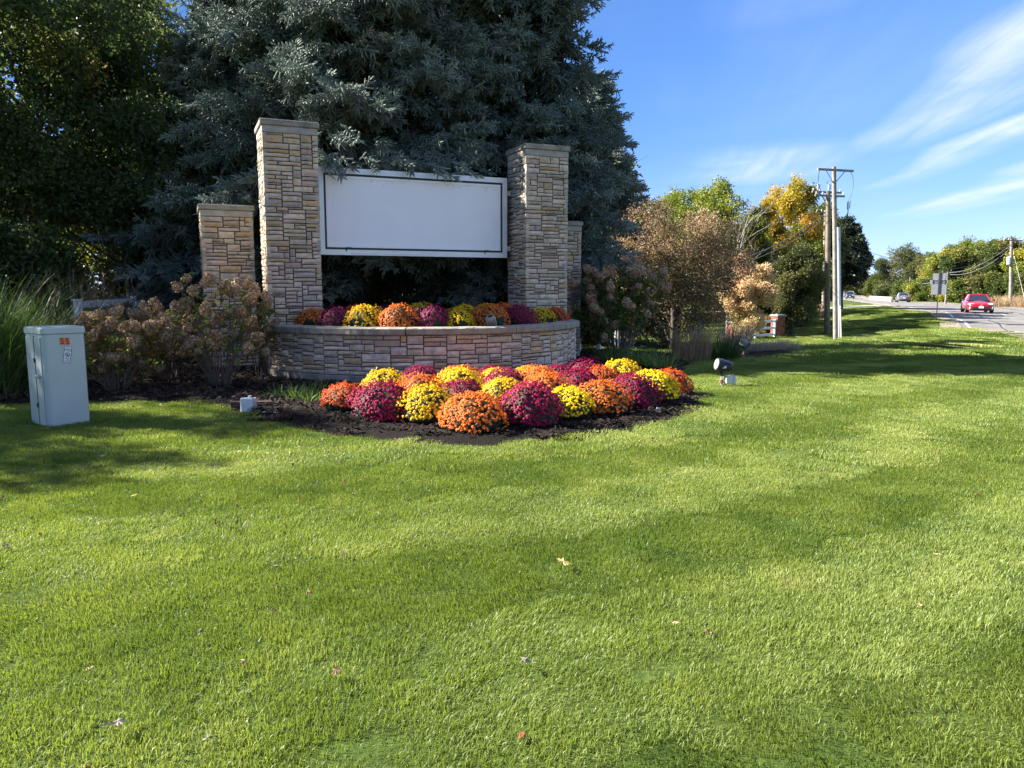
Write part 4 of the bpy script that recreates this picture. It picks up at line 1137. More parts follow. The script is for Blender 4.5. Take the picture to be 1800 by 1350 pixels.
for (u, v, n, s, lab) in ((1075, 640, 130, .46, 'strappy green lily clump behind the maroon chrysanthemums, nearest the planter'), (1122, 645, 170, .52, 'bright strappy lily clump between its two neighbours behind the yellow chrysanthemums'), (1160, 652, 120, .50, 'strappy lily clump at the lawn edge behind the end of the flower bed')):
    q = G(u, v); grass_plant('lily_clump', lab, q, [('blades', blades_mesh('blades', M_STRAP, n, u, .26, s * .7, s * 1.25, .019, .55, 1.1, (.2, 1), 5))], 'lily clump', 'lily clumps behind the lawn bed')
for (u, v, n, s, lab) in ((505, 703, 90, .26, 'low green clump on black soil, nearest the outlet box'), (538, 708, 110, .28, 'low green clump on black soil, beside the dark orange chrysanthemum'), (553, 690, 70, .24, 'low green clump close under the planter wall')):
    q = G(u, v); grass_plant('low_clump', lab, q, [('blades', blades_mesh('blades', M_STRAP, n, u, .26, s * .6, s * 1.25, .016, .6, 1.1, (0, .75), 5))], 'plant', 'low green clumps at the planter foot')
q = G(407, 930); grass_plant('broadleaf_weed', 'small dark green weed clump standing out of the sunny lawn', q, [('blades', blades_mesh('blades', M_MISC, 60, 9, .07, .05, .11, .012, .8, .8, (.2, .6), 4))], 'weed')
grass_plant('reed_grass', 'upright tan feather reed grass at the bed edge, nearest the green hydrangea', gp(1203, 19.6), [('stalks', blades_mesh('stalks', M_STRAW, 420, 12, .38, .65, 1.0, .009, .13, .12, (0, 1), 4))], group='tan feather grasses')
grass_plant('reed_grass', 'upright tan feather reed grass at the bed edge, nearest the dark green tussock', gp(1232, 19.8), [('stalks', blades_mesh('stalks', M_STRAW, 340, 13, .26, .75, 1.12, .009, .10, .12, (.1, 1), 4))], group='tan feather grasses')
grass_plant('green_tussock', 'dark green grass tussock beside the tan reed grass', gp(1266, 20.4), [('blades', blades_mesh('blades', M_MISC, 700, 14, .48, .55, .95, .010, .6, 1.2, (0, .4), 5))])
grass_plant('pink_grass', 'greyish pink hazy grass behind the dark green tussock', gp(1288, 24.5), [('blades', blades_mesh('blades', M_MUHLY, 900, 15, .5, .8, 1.35, .007, .3, .5, (0, 1), 5))])
for i, u in enumerate((1322, 1344, 1366, 1386)):
    grass_plant('dry_lavender', ['pale dry low planting, clump nearest the small black floodlight', 'pale dry low planting, second clump from the small black floodlight', 'pale dry low planting, third clump from the small black floodlight', 'pale dry low planting, clump farthest from the small black floodlight'][i], gp(u, 25.4 + .25 * i),
                [('stalks', blades_mesh('stalks', M_LAV, 420, 20 + i, .36, .30, .52, .010, .5, .5, (0, 1), 4))], 'plant', 'pale dry plants by the lawn')
for i, (u, d, h) in enumerate(((1386, 60, 1.35), (1404, 61, 1.5), (1424, 62, 1.4), (1371, 63, 1.1))):
    q = gp(u, d); grass_plant('feather_grass', ['tan feathery grass by the drive, second from the brick pier', 'tan feathery grass by the drive, tallest of the clumps', 'tan feathery grass by the drive, nearest the utility poles', 'tan feathery grass by the drive, closest to the brick pier'][i], q,
        [('stalks', blades_mesh('stalks', M_STRAW, 700, 40 + i, .7, h * .8, h * 1.1, .022, .22, .35, (0, 1), 4))], group='feathery grasses by the drive')
for i, (u, d) in enumerate(((1752, 84), (1768, 86), (1790, 84), (1800, 80), (1815, 84))):
    q = gp(u, d); grass_plant('dry_grass', ['dry tan grass patch by the road, nearest the red car', 'dry tan grass patch just behind the white utility pole', 'dry tan grass patch on the far side of the white utility pole', 'dry tan grass patch at the picture edge by the road', 'dry tan grass patch outermost along the road'][i], q,
        [('stalks', blades_mesh('stalks', M_STRAW, 600, 50 + i, 1.3, .8, 1.5, .03, .3, .4, (0, 1), 4))], group='dry grass by the road')

# ------------------------------------------------------------------ hydrangeas
M_FLOR = leafmat('dry hydrangea florets', [(0, (.17, .105, .055)), (.5, (.35, .235, .13)), (.8, (.48, .36, .21)), (1, (.58, .50, .32))], trans=.25, inst=False)
M_FLORP = leafmat('dusty pink hydrangea florets', [(0, (.26, .14, .08)), (.5, (.47, .31, .19)), (1, (.62, .50, .36))], trans=.25, inst=False)
M_HLEAF = leafmat('hydrangea leaves', [(0, (.045, .085, .018)), (.45, (.09, .17, .03)), (.75, (.19, .20, .045)), (1, (.34, .22, .06))], trans=.45, inst=False)
M_TWIG = mat('grey brown twigs', (.125, .095, .075), .85, var=.3, scale=20)


def flower_heads(m, seed):
    out = []
    for s in range(5):
        r = np.random.default_rng(seed + s); V = []; F = []; T = []; n = 120
        for i in range(n):
            zc = 1 - (i + .5) / n * 1.8; ph = i * 2.39996; rho = math.sqrt(max(0, 1 - zc * zc)); d = np.array([rho * math.cos(ph), rho * math.sin(ph), zc])
            p = np.array([d[0] * .075 * (1 - .3 * max(0, zc)), d[1] * .075 * (1 - .3 * max(0, zc)), .075 + d[2] * .095]) * r.uniform(.82, 1.08)
            nrm = d + r.normal(0, .45, 3); nrm /= np.linalg.norm(nrm); a = np.cross(nrm, [.2, .5, .8]); a /= np.linalg.norm(a); b = np.cross(nrm, a); l = r.uniform(.013, .02); tt = np.clip(r.normal(.5, .22), 0, 1)
            o = len(V); c0 = p - nrm * .004
            V += [p + a * l + nrm * .004, p + b * l - nrm * .002, p - a * l + nrm * .004, p - b * l - nrm * .002, c0]; T += [tt] * 5; F += [(o, o + 1, o + 4), (o + 1, o + 2, o + 4), (o + 2, o + 3, o + 4), (o + 3, o, o + 4)]
        out.append(quads_mesh('flower_head', V, F, m, T))
    return out


HB, HP = flower_heads(M_FLOR, 200), flower_heads(M_FLORP, 220)


def hydrangea(label, base, rx, ry, h, nstem, nhead, nleaf, heads, seed, lmean=.45, low=.25, headsize=(.85, 1.25), holes=0.0, group='hydrangeas in the mulch bed'):
    r = np.random.default_rng(seed); t = thing('hydrangea', label, 'hydrangea', base, 0, group)
    st = MB(); tips = []
    for i in range(nstem):
        a = r.random() * 6.28; q = math.sqrt(r.uniform(.02, 1)); zz = h * (low + (1 - low) * r.random() ** .8) * (1 - .28 * q * q)
        tip = np.array([rx * q * math.cos(a), ry * q * math.sin(a), zz]); b = np.array([.10 * math.cos(a), .10 * math.sin(a), 0]); mid = b * .45 + tip * .55 + np.array([0, 0, .10 * h]) + r.normal(0, .04, 3)
        pts = [b - [0, 0, .05], b * .7 + mid * .3 + [0, 0, .03], mid, mid * .4 + tip * .6 + r.normal(0, .025, 3), tip]
        st.tube(pts, [.010, .0085, .007, .005, .0035], 5, False); tips.append((tip, tip - mid))
        for k in range(2):
            f = r.uniform(.35, .85); p0 = mid * (1 - f) + tip * f; e = p0 + np.array([r.normal(0, .14), r.normal(0, .14), r.uniform(.05, .22)]); st.tube([p0, (p0 + e) / 2 + r.normal(0, .015, 3), e], [.005, .004, .003], 4, False); tips.append((e, e - p0))
    st.build('stems', M_TWIG, t, kind='stuff')
    order = r.permutation(len(tips)); order = sorted(order, key=lambda i: -(tips[i][0][2] / h + .5 * np.hypot(tips[i][0][0] / rx, tips[i][0][1] / ry)) + r.normal(0, .5))
    for i in order[:nhead]:
        p, d = tips[i]; o = link(heads[r.integers(0, 5)], 'flower_head', t); o.location = p
        d = Vector(d / (np.linalg.norm(d) + 1e-9)) + Vector((r.normal(0, .35), r.normal(0, .35), .25 - .6 * (p[2] < .45 * h))); o.rotation_euler = d.to_track_quat('Z', 'Y').to_euler(); s = r.uniform(*headsize); o.scale = (s * r.uniform(.85, 1.15), s, s * r.uniform(.8, 1.2))
    V, F, T = [], [], []
    for i in range(nleaf):
        p, d = tips[r.integers(0, len(tips))]; p = p - d * r.uniform(.0, .9) + r.normal(0, .05, 3); a = r.normal(size=3); a[2] = a[2] * .5 - .25; a /= np.linalg.norm(a); n = np.cross(a, [0, 0, 1]); n /= np.linalg.norm(n) + 1e-6; up = np.cross(n, a); l = r.uniform(.07, .13); w = l * .33; tt = np.clip(r.normal(lmean, .22), 0, 1); o = len(V)
        V += [p, p + a * l * .5 + n * w + up * .012, p + a * l - up * .02, p + a * l * .5 - n * w + up * .012]; T += [tt] * 4; F += [(o, o + 1, o + 2), (o, o + 2, o + 3)]
    if V: link(quads_mesh('leaves', V, F, M_HLEAF, T), 'leaves', t, kind='stuff')
    return t


hydrangea('leggy brown hydrangea beside the cabinet, its lowest heads on the mulch', G(206, 690), .80, .7, 1.42, 46, 72, 520, HB, 1, .75, .12)
hydrangea('leggy brown hydrangea in the middle, seen against the white rail', G(296, 672), .66, .6, 1.30, 34, 44, 400, HB, 5, .6, .22)
hydrangea('leggy brown hydrangea in front of the short stone pillar, with bare grey stems', G(388, 683), .82, .65, 1.92, 46, 64, 480, HB, 2, .6, .25)
hydrangea('small hydrangea with yellow green leaves squeezed between the two stone pillars', G(462, 668), .22, .25, 1.75, 12, 12, 210, HB, 3, .62, .3)
hydrangea('large green leaved hydrangea with dusty brown heads beside the far end of the planter', gp(1088, 17.9), 1.24, 1.0, 2.42, 54, 84, 2600, HP, 4, .46, .34, (1.0, 1.5))
hydrangea('low hydrangea heads lying at the picture edge behind the cabinet', G(8, 694), .5, .45, .62, 14, 16, 60, HB, 6, .6, .3)
M_YLEAF = leafmat('creamy yellow hydrangea', [(0, (.16, .14, .04)), (.5, (.40, .30, .10)), (1, (.55, .45, .20))], trans=.3, inst=False)

# ------------------------------------------------------------------ trees
M_BARK = mat('grey brown bark', (.085, .068, .052), .95, var=.4, scale=9, bump=.8, bscale=30)
M_BARKP = mat('pale grey bark', (.27, .245, .205), .9, var=.3, scale=9)
M_BARKD = mat('dark conifer bark', (.045, .034, .027), .95, var=.4, scale=9, bump=.8, bscale=30)


def clump(name, m, seed, n, rad, size, flat=.75):
    r = np.random.default_rng(seed); V = []; F = []
    for i in range(n):
        p = r.normal(0, 1, 3); p *= rad * r.random() ** .5 / np.linalg.norm(p); p[2] *= flat
        a = r.normal(0, 1, 3); a[2] -= .3; a /= np.linalg.norm(a); nn = np.cross(a, r.normal(0, .5, 3) + [0, 0, 1]); nn /= np.linalg.norm(nn) + 1e-6; up = np.cross(nn, a); l = size * r.uniform(.7, 1.25); w = l * r.uniform(.26, .36); o = len(V)
        V += [p, p + a * l * .45 + nn * w + up * l * .08, p + a * l, p + a * l * .45 - nn * w + up * l * .08]; F += [(o, o + 1, o + 2), (o, o + 2, o + 3)]
    return hold(name, quads_mesh(name, V, F, m))


def leafset(name, cols, n=26, rad=.24, size=.085, trans=.4, k=3):
    m = leafmat(name, cols, trans=trans, rough=.5, spec=.3)
    return [clump(name, m, 300 + i + len(name), n, rad, size) for i in range(k)]


LS = {
    'dark': leafset('dark green leaves', [(0, (.05, .08, .028)), (.55, (.085, .125, .04)), (.88, (.15, .175, .055)), (.96, (.28, .22, .08)), (1, (.38, .27, .11))], trans=.45),
    'yellowgreen': leafset('yellow green leaves', [(0, (.10, .14, .025)), (.5, (.22, .26, .045)), (1, (.42, .38, .07))]),
    'gold': leafset('gold and green leaves', [(0, (.07, .11, .02)), (.45, (.13, .165, .03)), (.60, (.30, .26, .04)), (.82, (.50, .39, .06)), (1, (.52, .35, .09))]),
    'salmon': leafset('salmon autumn leaves', [(0, (.34, .31, .13)), (.4, (.55, .45, .22)), (1, (.64, .46, .29))]),
    'rust': leafset('reddish brown thinning leaves', [(0, (.08, .08, .035)), (.4, (.17, .13, .065)), (.75, (.28, .19, .10)), (1, (.42, .31, .17))], n=16, size=.06, trans=.3),
    'olive': leafset('olive green leaves', [(0, (.06, .075, .025)), (.5, (.11, .125, .04)), (1, (.22, .19, .07))]),
    'mid': leafset('mid green leaves', [(0, (.05, .08, .02)), (.5, (.10, .13, .03)), (.85, (.19, .20, .045)), (1, (.32, .28, .07))]),
    'pine': leafset('dark conifer sprays', [(0, (.015, .028, .016)), (.5, (.03, .05, .025)), (1, (.06, .08, .035))], n=34, size=.11, trans=.12),
    'straw': leafset('faded yellow leaves', [(0, (.16, .13, .05)), (.5, (.30, .23, .09)), (1, (.42, .33, .15))]),
}


def tree(name, label, base, h, rx, z0, leaves, seed, nl=26, per=110, lobe=.27, cs=1.0, tr=.16, cat='tree', group=None, tint=(.45, .2), top=0.0, shape='round', bark=None, ry=None, limbs=True, shell=(.5, .98), lean=0.0):
    r = np.random.default_rng(seed); t = thing(name, label, cat, base, 0, group); ry = ry or rx
    zc, rz = (h + z0) / 2, (h - z0) / 2; C = []
    tries = 0
    while len(C) < nl and tries < 4000:
        tries += 1
        d = r.normal(0, 1, 3); d /= np.linalg.norm(d); q = r.uniform(*shell); p = np.array([d[0] * rx * q, d[1] * ry * q, zc + d[2] * rz * q])
        f = (p[2] - z0) / (h - z0)
        if shape == 'cone':
            k = (1 - f) ** .8 * 1.05 + .04; p[0] *= k * 1.25; p[1] *= k * 1.25
        if any(np.linalg.norm((p - c) / [rx, ry, rz]) < .26 for c in C) and tries < 3000: continue
        C.append(p)
    tb = MB(); H = z0 + (h - z0) * .72; n = 7
    wob = [np.array([r.normal(0, .03 * h * .3), r.normal(0, .03 * h * .3), 0]) for _ in range(n + 1)]; wob[0] *= 0
    tp = [np.array([lean * (i / n) ** 2, 0, -.15 + (H + .15) * i / n]) + wob[i] * (i / n) for i in range(n + 1)]
    tb.tube(tp, [tr * (1.35 if i == 0 else 1) * (1 - .8 * i / n) + .012 for i in range(n + 1)], 9, False)
    if limbs:
        for c in C:
            zt = min(max(c[2] - r.uniform(.25, .55) * rz, z0 * .8 + .1), H * .97); f = (zt + .15) / (H + .15) * n; i = int(min(f, n - 1)); a = tp[i] * (1 - (f - i)) + tp[i + 1] * (f - i); m_ = a * .5 + c * .5 + np.array([0, 0, -.08 * h]) * r.random() + r.normal(0, .05 * rx, 3)
            r0 = tr * .42 * (1 - .6 * f / n); tb.tube([a, a * .7 + m_ * .3 + r.normal(0, .02 * rx, 3), m_, m_ * .4 + c * .6 + r.normal(0, .03 * rx, 3), c], [r0, r0 * .8, r0 * .6, r0 * .4, r0 * .15], 5, False)
            for k in range(3): e = c + r.normal(0, lobe * rx * .8, 3); tb.tube([m_ * .3 + c * .7, (m_ * .1 + c * .5 + e * .4), e], [r0 * .3, r0 * .2, r0 * .08], 4, False)
    tb.build('trunk', bark or M_BARK, t, smooth=True)
    pts, tt = [], []
    for c in C:
        f = (c[2] - z0) / (h - z0); lr = lobe * r.uniform(.75, 1.3); k = int(per * r.uniform(.7, 1.25))
        d = r.normal(0, 1, (k, 3)); d /= np.linalg.norm(d, axis=1)[:, None]; q = r.random((k, 1)) ** .45
        p = c + d * q * np.array([rx, ry, max(rz, rx) * .8]) * lr * (1 if shape != 'cone' else (1.15 - .75 * f)); p = p[p[:, 2] > z0 * .75]
        pts.append(p); tt.append(np.clip(tint[0] + r.normal(0, tint[1]) + top * (f - .5) + r.normal(0, .10, len(p)), .02, .99))
    pts = np.concatenate(pts); tt = np.concatenate(tt); N_ = len(pts)
    scatter('crown', pts, r.random((N_, 3)) * 6.28, cs * r.uniform(.75, 1.3, N_), r.integers(0, len(leaves), N_), tt, leaves, t)
    return t


# blue spruce: needle-covered shoots in flat sprays along drooping boughs
M_NEED = leafmat('blue spruce needles', [(0, (.07, .095, .075)), (.4, (.155, .20, .165)), (.75, (.30, .36, .30)), (.9, (.42, .46, .38)), (1, (.24, .20, .13))], trans=.2, rough=.5, spec=.35)


def spray(name, seed, length=.62, nshoot=8):
    """flat spray of thick, needle-covered shoots"""
    r = np.random.default_rng(seed); V = []; F = []
    def shoot(a, b, rad=.034):
        d = b - a; l = np.linalg.norm(d); d = d / l; s = np.cross(d, [.2, .3, .9]); s /= np.linalg.norm(s); u = np.cross(s, d)
        o = len(V); prof = ((0, .35), (.18, .8), (.5, .9), (.82, .75), (1.0, .25))
        for f, k in prof:
            for j in range(6):
                an = j * PI / 3 + f * 2; V.append(a + d * l * f + (s * math.cos(an) + u * math.sin(an)) * rad * .62 * k * r.uniform(.8, 1.2))
        for i in range(4):
            for j in range(6): F.append((o + i * 6 + j, o + i * 6 + (j + 1) % 6, o + i * 6 + 6 + (j + 1) % 6)); F.append((o + i * 6 + j, o + i * 6 + 6 + (j + 1) % 6, o + i * 6 + 6 + j))
        m = int(l / .0052)
        for k in range(m):
            f = (k + r.random()) / m; p = a + d * l * f; an = k * 2.4 + r.normal(0, .4); e = s * math.cos(an) + u * math.sin(an); q = d * r.uniform(.55, 1.0) + e; q = q / np.linalg.norm(q) * rad * 1.45 * r.uniform(.75, 1.15) * (1 - .2 * f); w = np.cross(q, d); w = w / (np.linalg.norm(w) + 1e-9) * .0042
            o = len(V); V.extend([p - w, p + w, p + q]); F.append((o, o + 1, o + 2))
    ax = [np.array([length * i / 8, 0, .02 * i / 8 - .10 * (i / 8) ** 2 + .09 * (i / 8) ** 3.0]) for i in range(9)]
    shoot(ax[1], ax[4], .026); shoot(ax[4], ax[6], .03); shoot(ax[6], ax[8] + (ax[8] - ax[7]) * .6, .034)
    for i in range(nshoot):
        f = .12 + .80 * i / nshoot; k = min(int(f * 8), 7); p = ax[k] + (ax[k + 1] - ax[k]) * (f * 8 - k); sd = 1 if i % 2 else -1; an = R(r.uniform(32, 58)); l = (.27 - .12 * f) * r.uniform(.8, 1.2)
        shoot(p, p + np.array([math.cos(an) * l, sd * math.sin(an) * l, r.uniform(-.05, .06)]))
        if r.random() < .45: shoot(p, p + np.array([math.cos(an) * l * .5, sd * math.sin(an) * l * .3, r.uniform(-.22, -.10)]), .030)
        if r.random() < .25: shoot(p, p + np.array([l * .55, sd * l * .25, l * .55]))
    return hold(name, quads_mesh(name, V, F, M_NEED))


SPR = [spray('spruce spray', 400 + i, .55 + .04 * i, 7 + i % 3) for i in range(6)]


def spruce(label, base, h, zb, rad, seed, step=.46, nb=10, dens=1.0, group='blue spruces behind the sign', power=.72, scale=1.12, tr=.22, hang=()):
    r = np.random.default_rng(seed); t = thing('blue_spruce', label, 'spruce', base, 0, group)
    tb = MB(); tb.tube([(0, 0, -.2), (0, 0, h * .3), (.05, .02, h * .7), (0, 0, h * .99)], [tr * 1.25, tr * .85, tr * .4, .02], 10, False); tb.build('trunk', M_BARKD, t, smooth=True)
    bm = MB(); pts, rot, scl, tint = [], [], [], []
    z = zb
    while z < h - .15:
        f = (z - zb) / (h - zb); Rz = rad * (1 - f) ** power
        if f < .10: Rz *= .84 + 1.6 * f
        k = max(4, int(nb * (1 - .35 * f)))
        a0 = r.random() * 6.28
        for i in range(k):
            az = a0 + 2 * PI * i / k + r.normal(0, .22); l = max(.18, Rz * r.uniform(.58, 1.22)); zz = z + r.normal(0, .16)
            rise = .28 * (f - .35) + r.normal(0, .06); dr = (.30 - .16 * f) * r.uniform(.6, 1.35)
            n = max(3, int(l / .2)); ca, sa = math.cos(az), math.sin(az); bp = []
            for j in range(n + 1):
                q = j / n; s_ = q * l; b_ = np.array([ca * s_, sa * s_, zz + rise * s_ - dr * l * (q ** 1.5) * .9 + .26 * l * max(0, q - .68) ** 1.5]); side = .06 * l * math.sin(q * 3 + i); b_ += np.array([-sa * side, ca * side, 0]); bp.append(b_)
            if base.z + bp[-1][2] < 3.95 and ((base.x + bp[-1][0] + 4.40) * TY - (base.y + bp[-1][1] - 13.80) * TX) > -1.4: bp = bp[:max(2, len(bp) // 2)]; n = len(bp) - 1; l *= .5
            bm.tube(bp[::2] + ([bp[-1]] if (len(bp) - 1) % 2 else []), [max(.004, .03 * (1 - q) * min(1, l / 3) + .004) for q in np.linspace(0, 1, len(bp[::2]) + (1 if (len(bp) - 1) % 2 else 0))], 4, False)
            bt = r.normal(0, .07)
            for j in range(n + 1):
                q = j / n
                if q < .22: continue
                d = (bp[min(j + 1, n)] - bp[max(j - 1, 0)]); yaw = math.atan2(d[1], d[0]); pit = -math.atan2(d[2], math.hypot(d[0], d[1]))
                w_ = min(1.0, (1 - q) * 1.15 + .3)
                for sd in (-1, 1, 0):
                    if sd == 0 and j < n and r.random() < .5: continue
                    for rep in range(2 if (sd != 0 and (1 - q) * l > .5) else 1):
                        if r.random() > dens: continue
                        ya = yaw + sd * R(r.uniform(28, 66)); off = rep * r.uniform(.28, .5) * (1 if sd else 0)
                        p = bp[j] + np.array([math.cos(ya) * off, math.sin(ya) * off, -.08 * rep - .05 * r.random()])
                        if base.z + p[2] < 3.95 + .25 * r.random():              # boughs cut back round the sign
                            wx, wy = base.x + p[0] + 4.40, base.y + p[1] - 13.80
                            if wx * TY - wy * TX > -1.55 and -.6 < wx * TX + wy * TY < 6.6: continue
                        pt = pit * .6 + r.normal(.12, .28) + (.30 if q < .75 else -.22) + .28 * rep
                        pts.append(p); rot.append((r.normal(0, .5), pt, ya)); scl.append(scale * r.uniform(.75, 1.15) * (.55 + .45 * w_)); tint.append(np.clip(.42 + .30 * (q - .55) + bt + r.normal(0, .09) - .05 * rep, .02, .88) if r.random() > .015 else .97)  # tint rises outward along the bough, painting in sunlit tips
        z += step * r.uniform(.8, 1.15) * (1 - .35 * f)
    for (q, dp) in hang:                           # sprays drooping over the top of the sign
        p = np.array(q) - np.array(base); pts.append(p); rot.append((r.normal(0, .5), dp, R(-90) + PHI + r.normal(0, .7))); scl.append(scale * r.uniform(.55, .85)); tint.append(np.clip(r.normal(.5, .12), 0, .8))
    bm.build('boughs', M_BARKD, t, kind='stuff')
    n = len(pts); print('spruce', n)
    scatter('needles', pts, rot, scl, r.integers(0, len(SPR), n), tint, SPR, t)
    return t


def gb(x, y): return Vector((x, y, tz(x, y)))


hr = np.random.default_rng(7); HANG = []
for (tc, w_, n_) in ((1.5, .15, 5), (2.15, .12, 2), (2.75, .12, 4), (3.45, .12, 2), (4.0, .15, 2)):
    for k in range(n_): tt_ = tc + hr.normal(0, w_); x_, y_ = mon(tt_, hr.uniform(-.95, -.72)); HANG.append(((x_, y_, hr.uniform(4.10, 4.26)), hr.uniform(.3, .85)))
for k in range(60): x_, y_ = mon(hr.uniform(1.1, 5.0), hr.uniform(-2.4, -1.25)); HANG.append(((x_, y_, hr.uniform(4.15, 4.8)), hr.uniform(-.2, .5)))
spruce('broad blue spruce right behind the white sign, its boughs hanging over the sign top', gb(-4.0, 19.7), 16.5, 2.95, 4.4, 1, nb=12, hang=HANG)
spruce('tall blue spruce behind the far tall stone pillar, cut off by the picture top', gb(-.1, 21.0), 15.5, 2.6, 3.5, 2, power=.85)
spruce('smaller dark spruce with a visible pointed top against the sky, beside the tall ones', gb(2.95, 28.0), 9.9, 1.0, 2.8, 3, nb=10, power=.8)
spruce('blue spruce between the leafy dark tree and the near tall pillar', gb(-7.5, 20.8), 9.8, 1.6, 3.3, 4)
spruce('slim dark spruce deep behind the sign, only its trunk showing below the sign', gb(-4.3, 28.5), 11, 3.2, 2.7, 5, dens=.7, step=.5, nb=8)

WOOD = 'leafy trees behind the sign'
tree('shade_tree', 'big dark leafy tree filling the upper corner of the picture above the ornamental grass', gb(-12.2, 19.8), 10.4, 5.2, 1.5, LS['dark'], 11, nl=36, per=120, lobe=.215, cs=1.2, tr=.26, group=WOOD, tint=(.36, .13), shell=(.35, .98))
tree('shade_tree', 'leafy tree farther back, sky showing through its thin upper crown', gb(-13.5, 26), 12, 5.2, 2.0, LS['mid'], 12, nl=30, per=70, lobe=.22, cs=1.5, tr=.25, group=WOOD, tint=(.5, .2))
tree('shade_tree', 'leafy tree with yellowing leaves hanging in front of the spruce', gb(-10.2, 20.4), 8.2, 2.8, 1.9, LS['dark'], 13, nl=24, per=75, lobe=.25, cs=1.3, tr=.12, group=WOOD, tint=(.58, .18))
tree('shade_tree', 'lit leafy tree beyond the picture edge that shades the cabinet', gb(-17.2, 10.6), 9.6, 3.5, 2.2, LS['dark'], 14, nl=24, per=110, lobe=.25, cs=1.3, tr=.2, group=WOOD)
tree('shade_tree', 'leafy tree beyond the picture edge, its shade falling across the hydrangeas', gb(-18.5, 15.4), 12.0, 4.2, 2.2, LS['dark'], 15, nl=22, per=60, lobe=.25, cs=1.4, tr=.2, group=WOOD)
for i, (x, y, h, w, s) in enumerate(((-22, 33, 8.5, 4.5, 'mid'), (-14, 36, 10, 5, 'mid'), (-6, 35, 11, 4.6, 'dark'), (1.0, 33, 10, 4.2, 'dark'), (-30, 30, 8, 4.5, 'mid'), (-24, 22, 8, 4.0, 'dark'))):
    tree('woodland_tree', ['woodland tree behind the thin leafy tree, beyond the white rail', 'woodland tree seen in gaps behind the near spruce', 'dark woodland tree in the gap between the tall pillars', 'dark woodland tree behind the smaller pointed spruce', 'woodland tree far behind the ornamental grass', 'woodland tree at the picture edge behind the big dark tree'][i], gb(x, y), h, w, .9, LS[s], 30 + i, nl=26, per=80, lobe=.27, cs=2.0, tr=.2, group=WOOD)
for i, (x, y, w, h) in enumerate(((-4.7, 23.5, 1.5, 2.1), (-2.4, 24.5, 1.7, 2.2), (-.9, 22.8, 1.2, 1.8), (1.6, 21.0, 1.0, 2.2))):
    tree('understory_shrub', ['dark shrub under the spruces, seen below the near end of the sign', 'dark shrub under the spruces, seen below the middle of the sign', 'dark shrub under the spruces, seen below the far end of the sign', 'dark shrub between the planter end and the spruce'][i], gb(x, y), h, w, .15, LS['olive'], 50 + i, nl=14, per=70, lobe=.34, cs=.9, tr=.04, cat='shrub', group='shrubs under the spruces', tint=(.5, .25))

tree('understory_shrub', 'big dark leafy bush at the foot of the tree behind the green ornamental grass', gb(-12.6, 17.6), 3.3, 2.3, .1, LS['dark'], 58, nl=26, per=80, lobe=.3, cs=1.3, tr=.05, cat='shrub', group='shrubs under the spruces', tint=(.45, .2))
tree('understory_shrub', 'loose dark bush under the leafy tree, white rail passing in front', gb(-10.4, 22.5), 2.6, 1.7, .1, LS['mid'], 59, nl=16, per=60, lobe=.32, cs=1.3, tr=.05, cat='shrub', group='shrubs under the spruces', tint=(.5, .2))
AUT = 'autumn trees along the lawn'
tree('crabapple', 'twiggy reddish brown crabapple spreading behind the green hydrangea', gb(5.2, 24.5), 4.9, 2.15, .3, LS['rust'], 61, nl=44, per=60, lobe=.26, cs=1.0, tr=.10, group=AUT, tint=(.42, .28), top=.35, shell=(.25, 1.0))
tree('crabapple', 'darker brown crabapple reaching low over the tan reed grass', gb(5.9, 27.0), 4.1, 2.1, .2, LS['rust'], 62, nl=40, per=60, lobe=.27, cs=1.05, tr=.10, group=AUT, tint=(.36, .28), top=.3, shell=(.25, 1.0))
tree('crabapple', 'rust tinged crabapple top peeping out beside the pointed spruce', gb(5.2, 33.0), 7.4, 1.9, 1.0, LS['rust'], 63, nl=26, per=50, lobe=.25, cs=1.2, tr=.10, group=AUT, tint=(.6, .2))
tree('maple', 'yellow green maple crown rising behind the brown crabapples', P(1222, 560, 52) * 1.0, 1, 1, 0, LS['yellowgreen'], 64) if False else None


def ptree(u, vtop, d, halfpx, z0, leaves, seed, label, name='maple', **k):
    b = gp(u, d); h = P(u, vtop, d).z - b.z; rx = halfpx / FPX * d
    return tree(name, label, b, h, rx, z0, leaves, seed, **k)


ptree(1218, 305, 54, 84, 1.4, LS['yellowgreen'], 64, 'yellow green maple crown rising behind the brown crabapples', nl=30, per=75, lobe=.27, cs=1.7, tr=.2, group=AUT, tint=(.40, .22), top=.35)
ptree(1160, 330, 60, 60, 1.0, LS['yellowgreen'], 65, 'smaller yellow green maple between the spruce and the bigger maple', nl=22, per=70, lobe=.28, cs=1.8, tr=.18, group=AUT, tint=(.4, .2))
ptree(1340, 340, 53, 64, .8, LS['gold'], 66, 'golden maple with a yellow flank, beside the bare pale tree', nl=30, per=75, lobe=.26, cs=1.6, tr=.18, group=AUT, tint=(.62, .2), top=.25)
ptree(1388, 312, 58, 58, 1.0, LS['gold'], 67, 'tall orange topped maple just behind the utility poles', nl=34, per=80, lobe=.25, cs=1.7, tr=.2, group=AUT, tint=(.50, .2), top=.75)
ptree(1310, 463, 43, 46, .25, LS['salmon'], 68, 'small salmon coloured tree above the white fence', nl=26, per=75, lobe=.28, cs=1.2, tr=.09, group=AUT, tint=(.55, .2), top=.3)
ptree(1392, 430, 50, 50, .3, LS['olive'], 69, 'bushy olive brown tree in front of the orange topped maple', nl=30, per=70, lobe=.27, cs=1.4, tr=.12, group=AUT, tint=(.5, .2))
ptree(1430, 345, 66, 44, .5, LS['mid'], 70, 'green tree squeezed between the utility poles', nl=24, per=70, lobe=.27, cs=1.9, tr=.15, group=AUT, tint=(.5, .2))
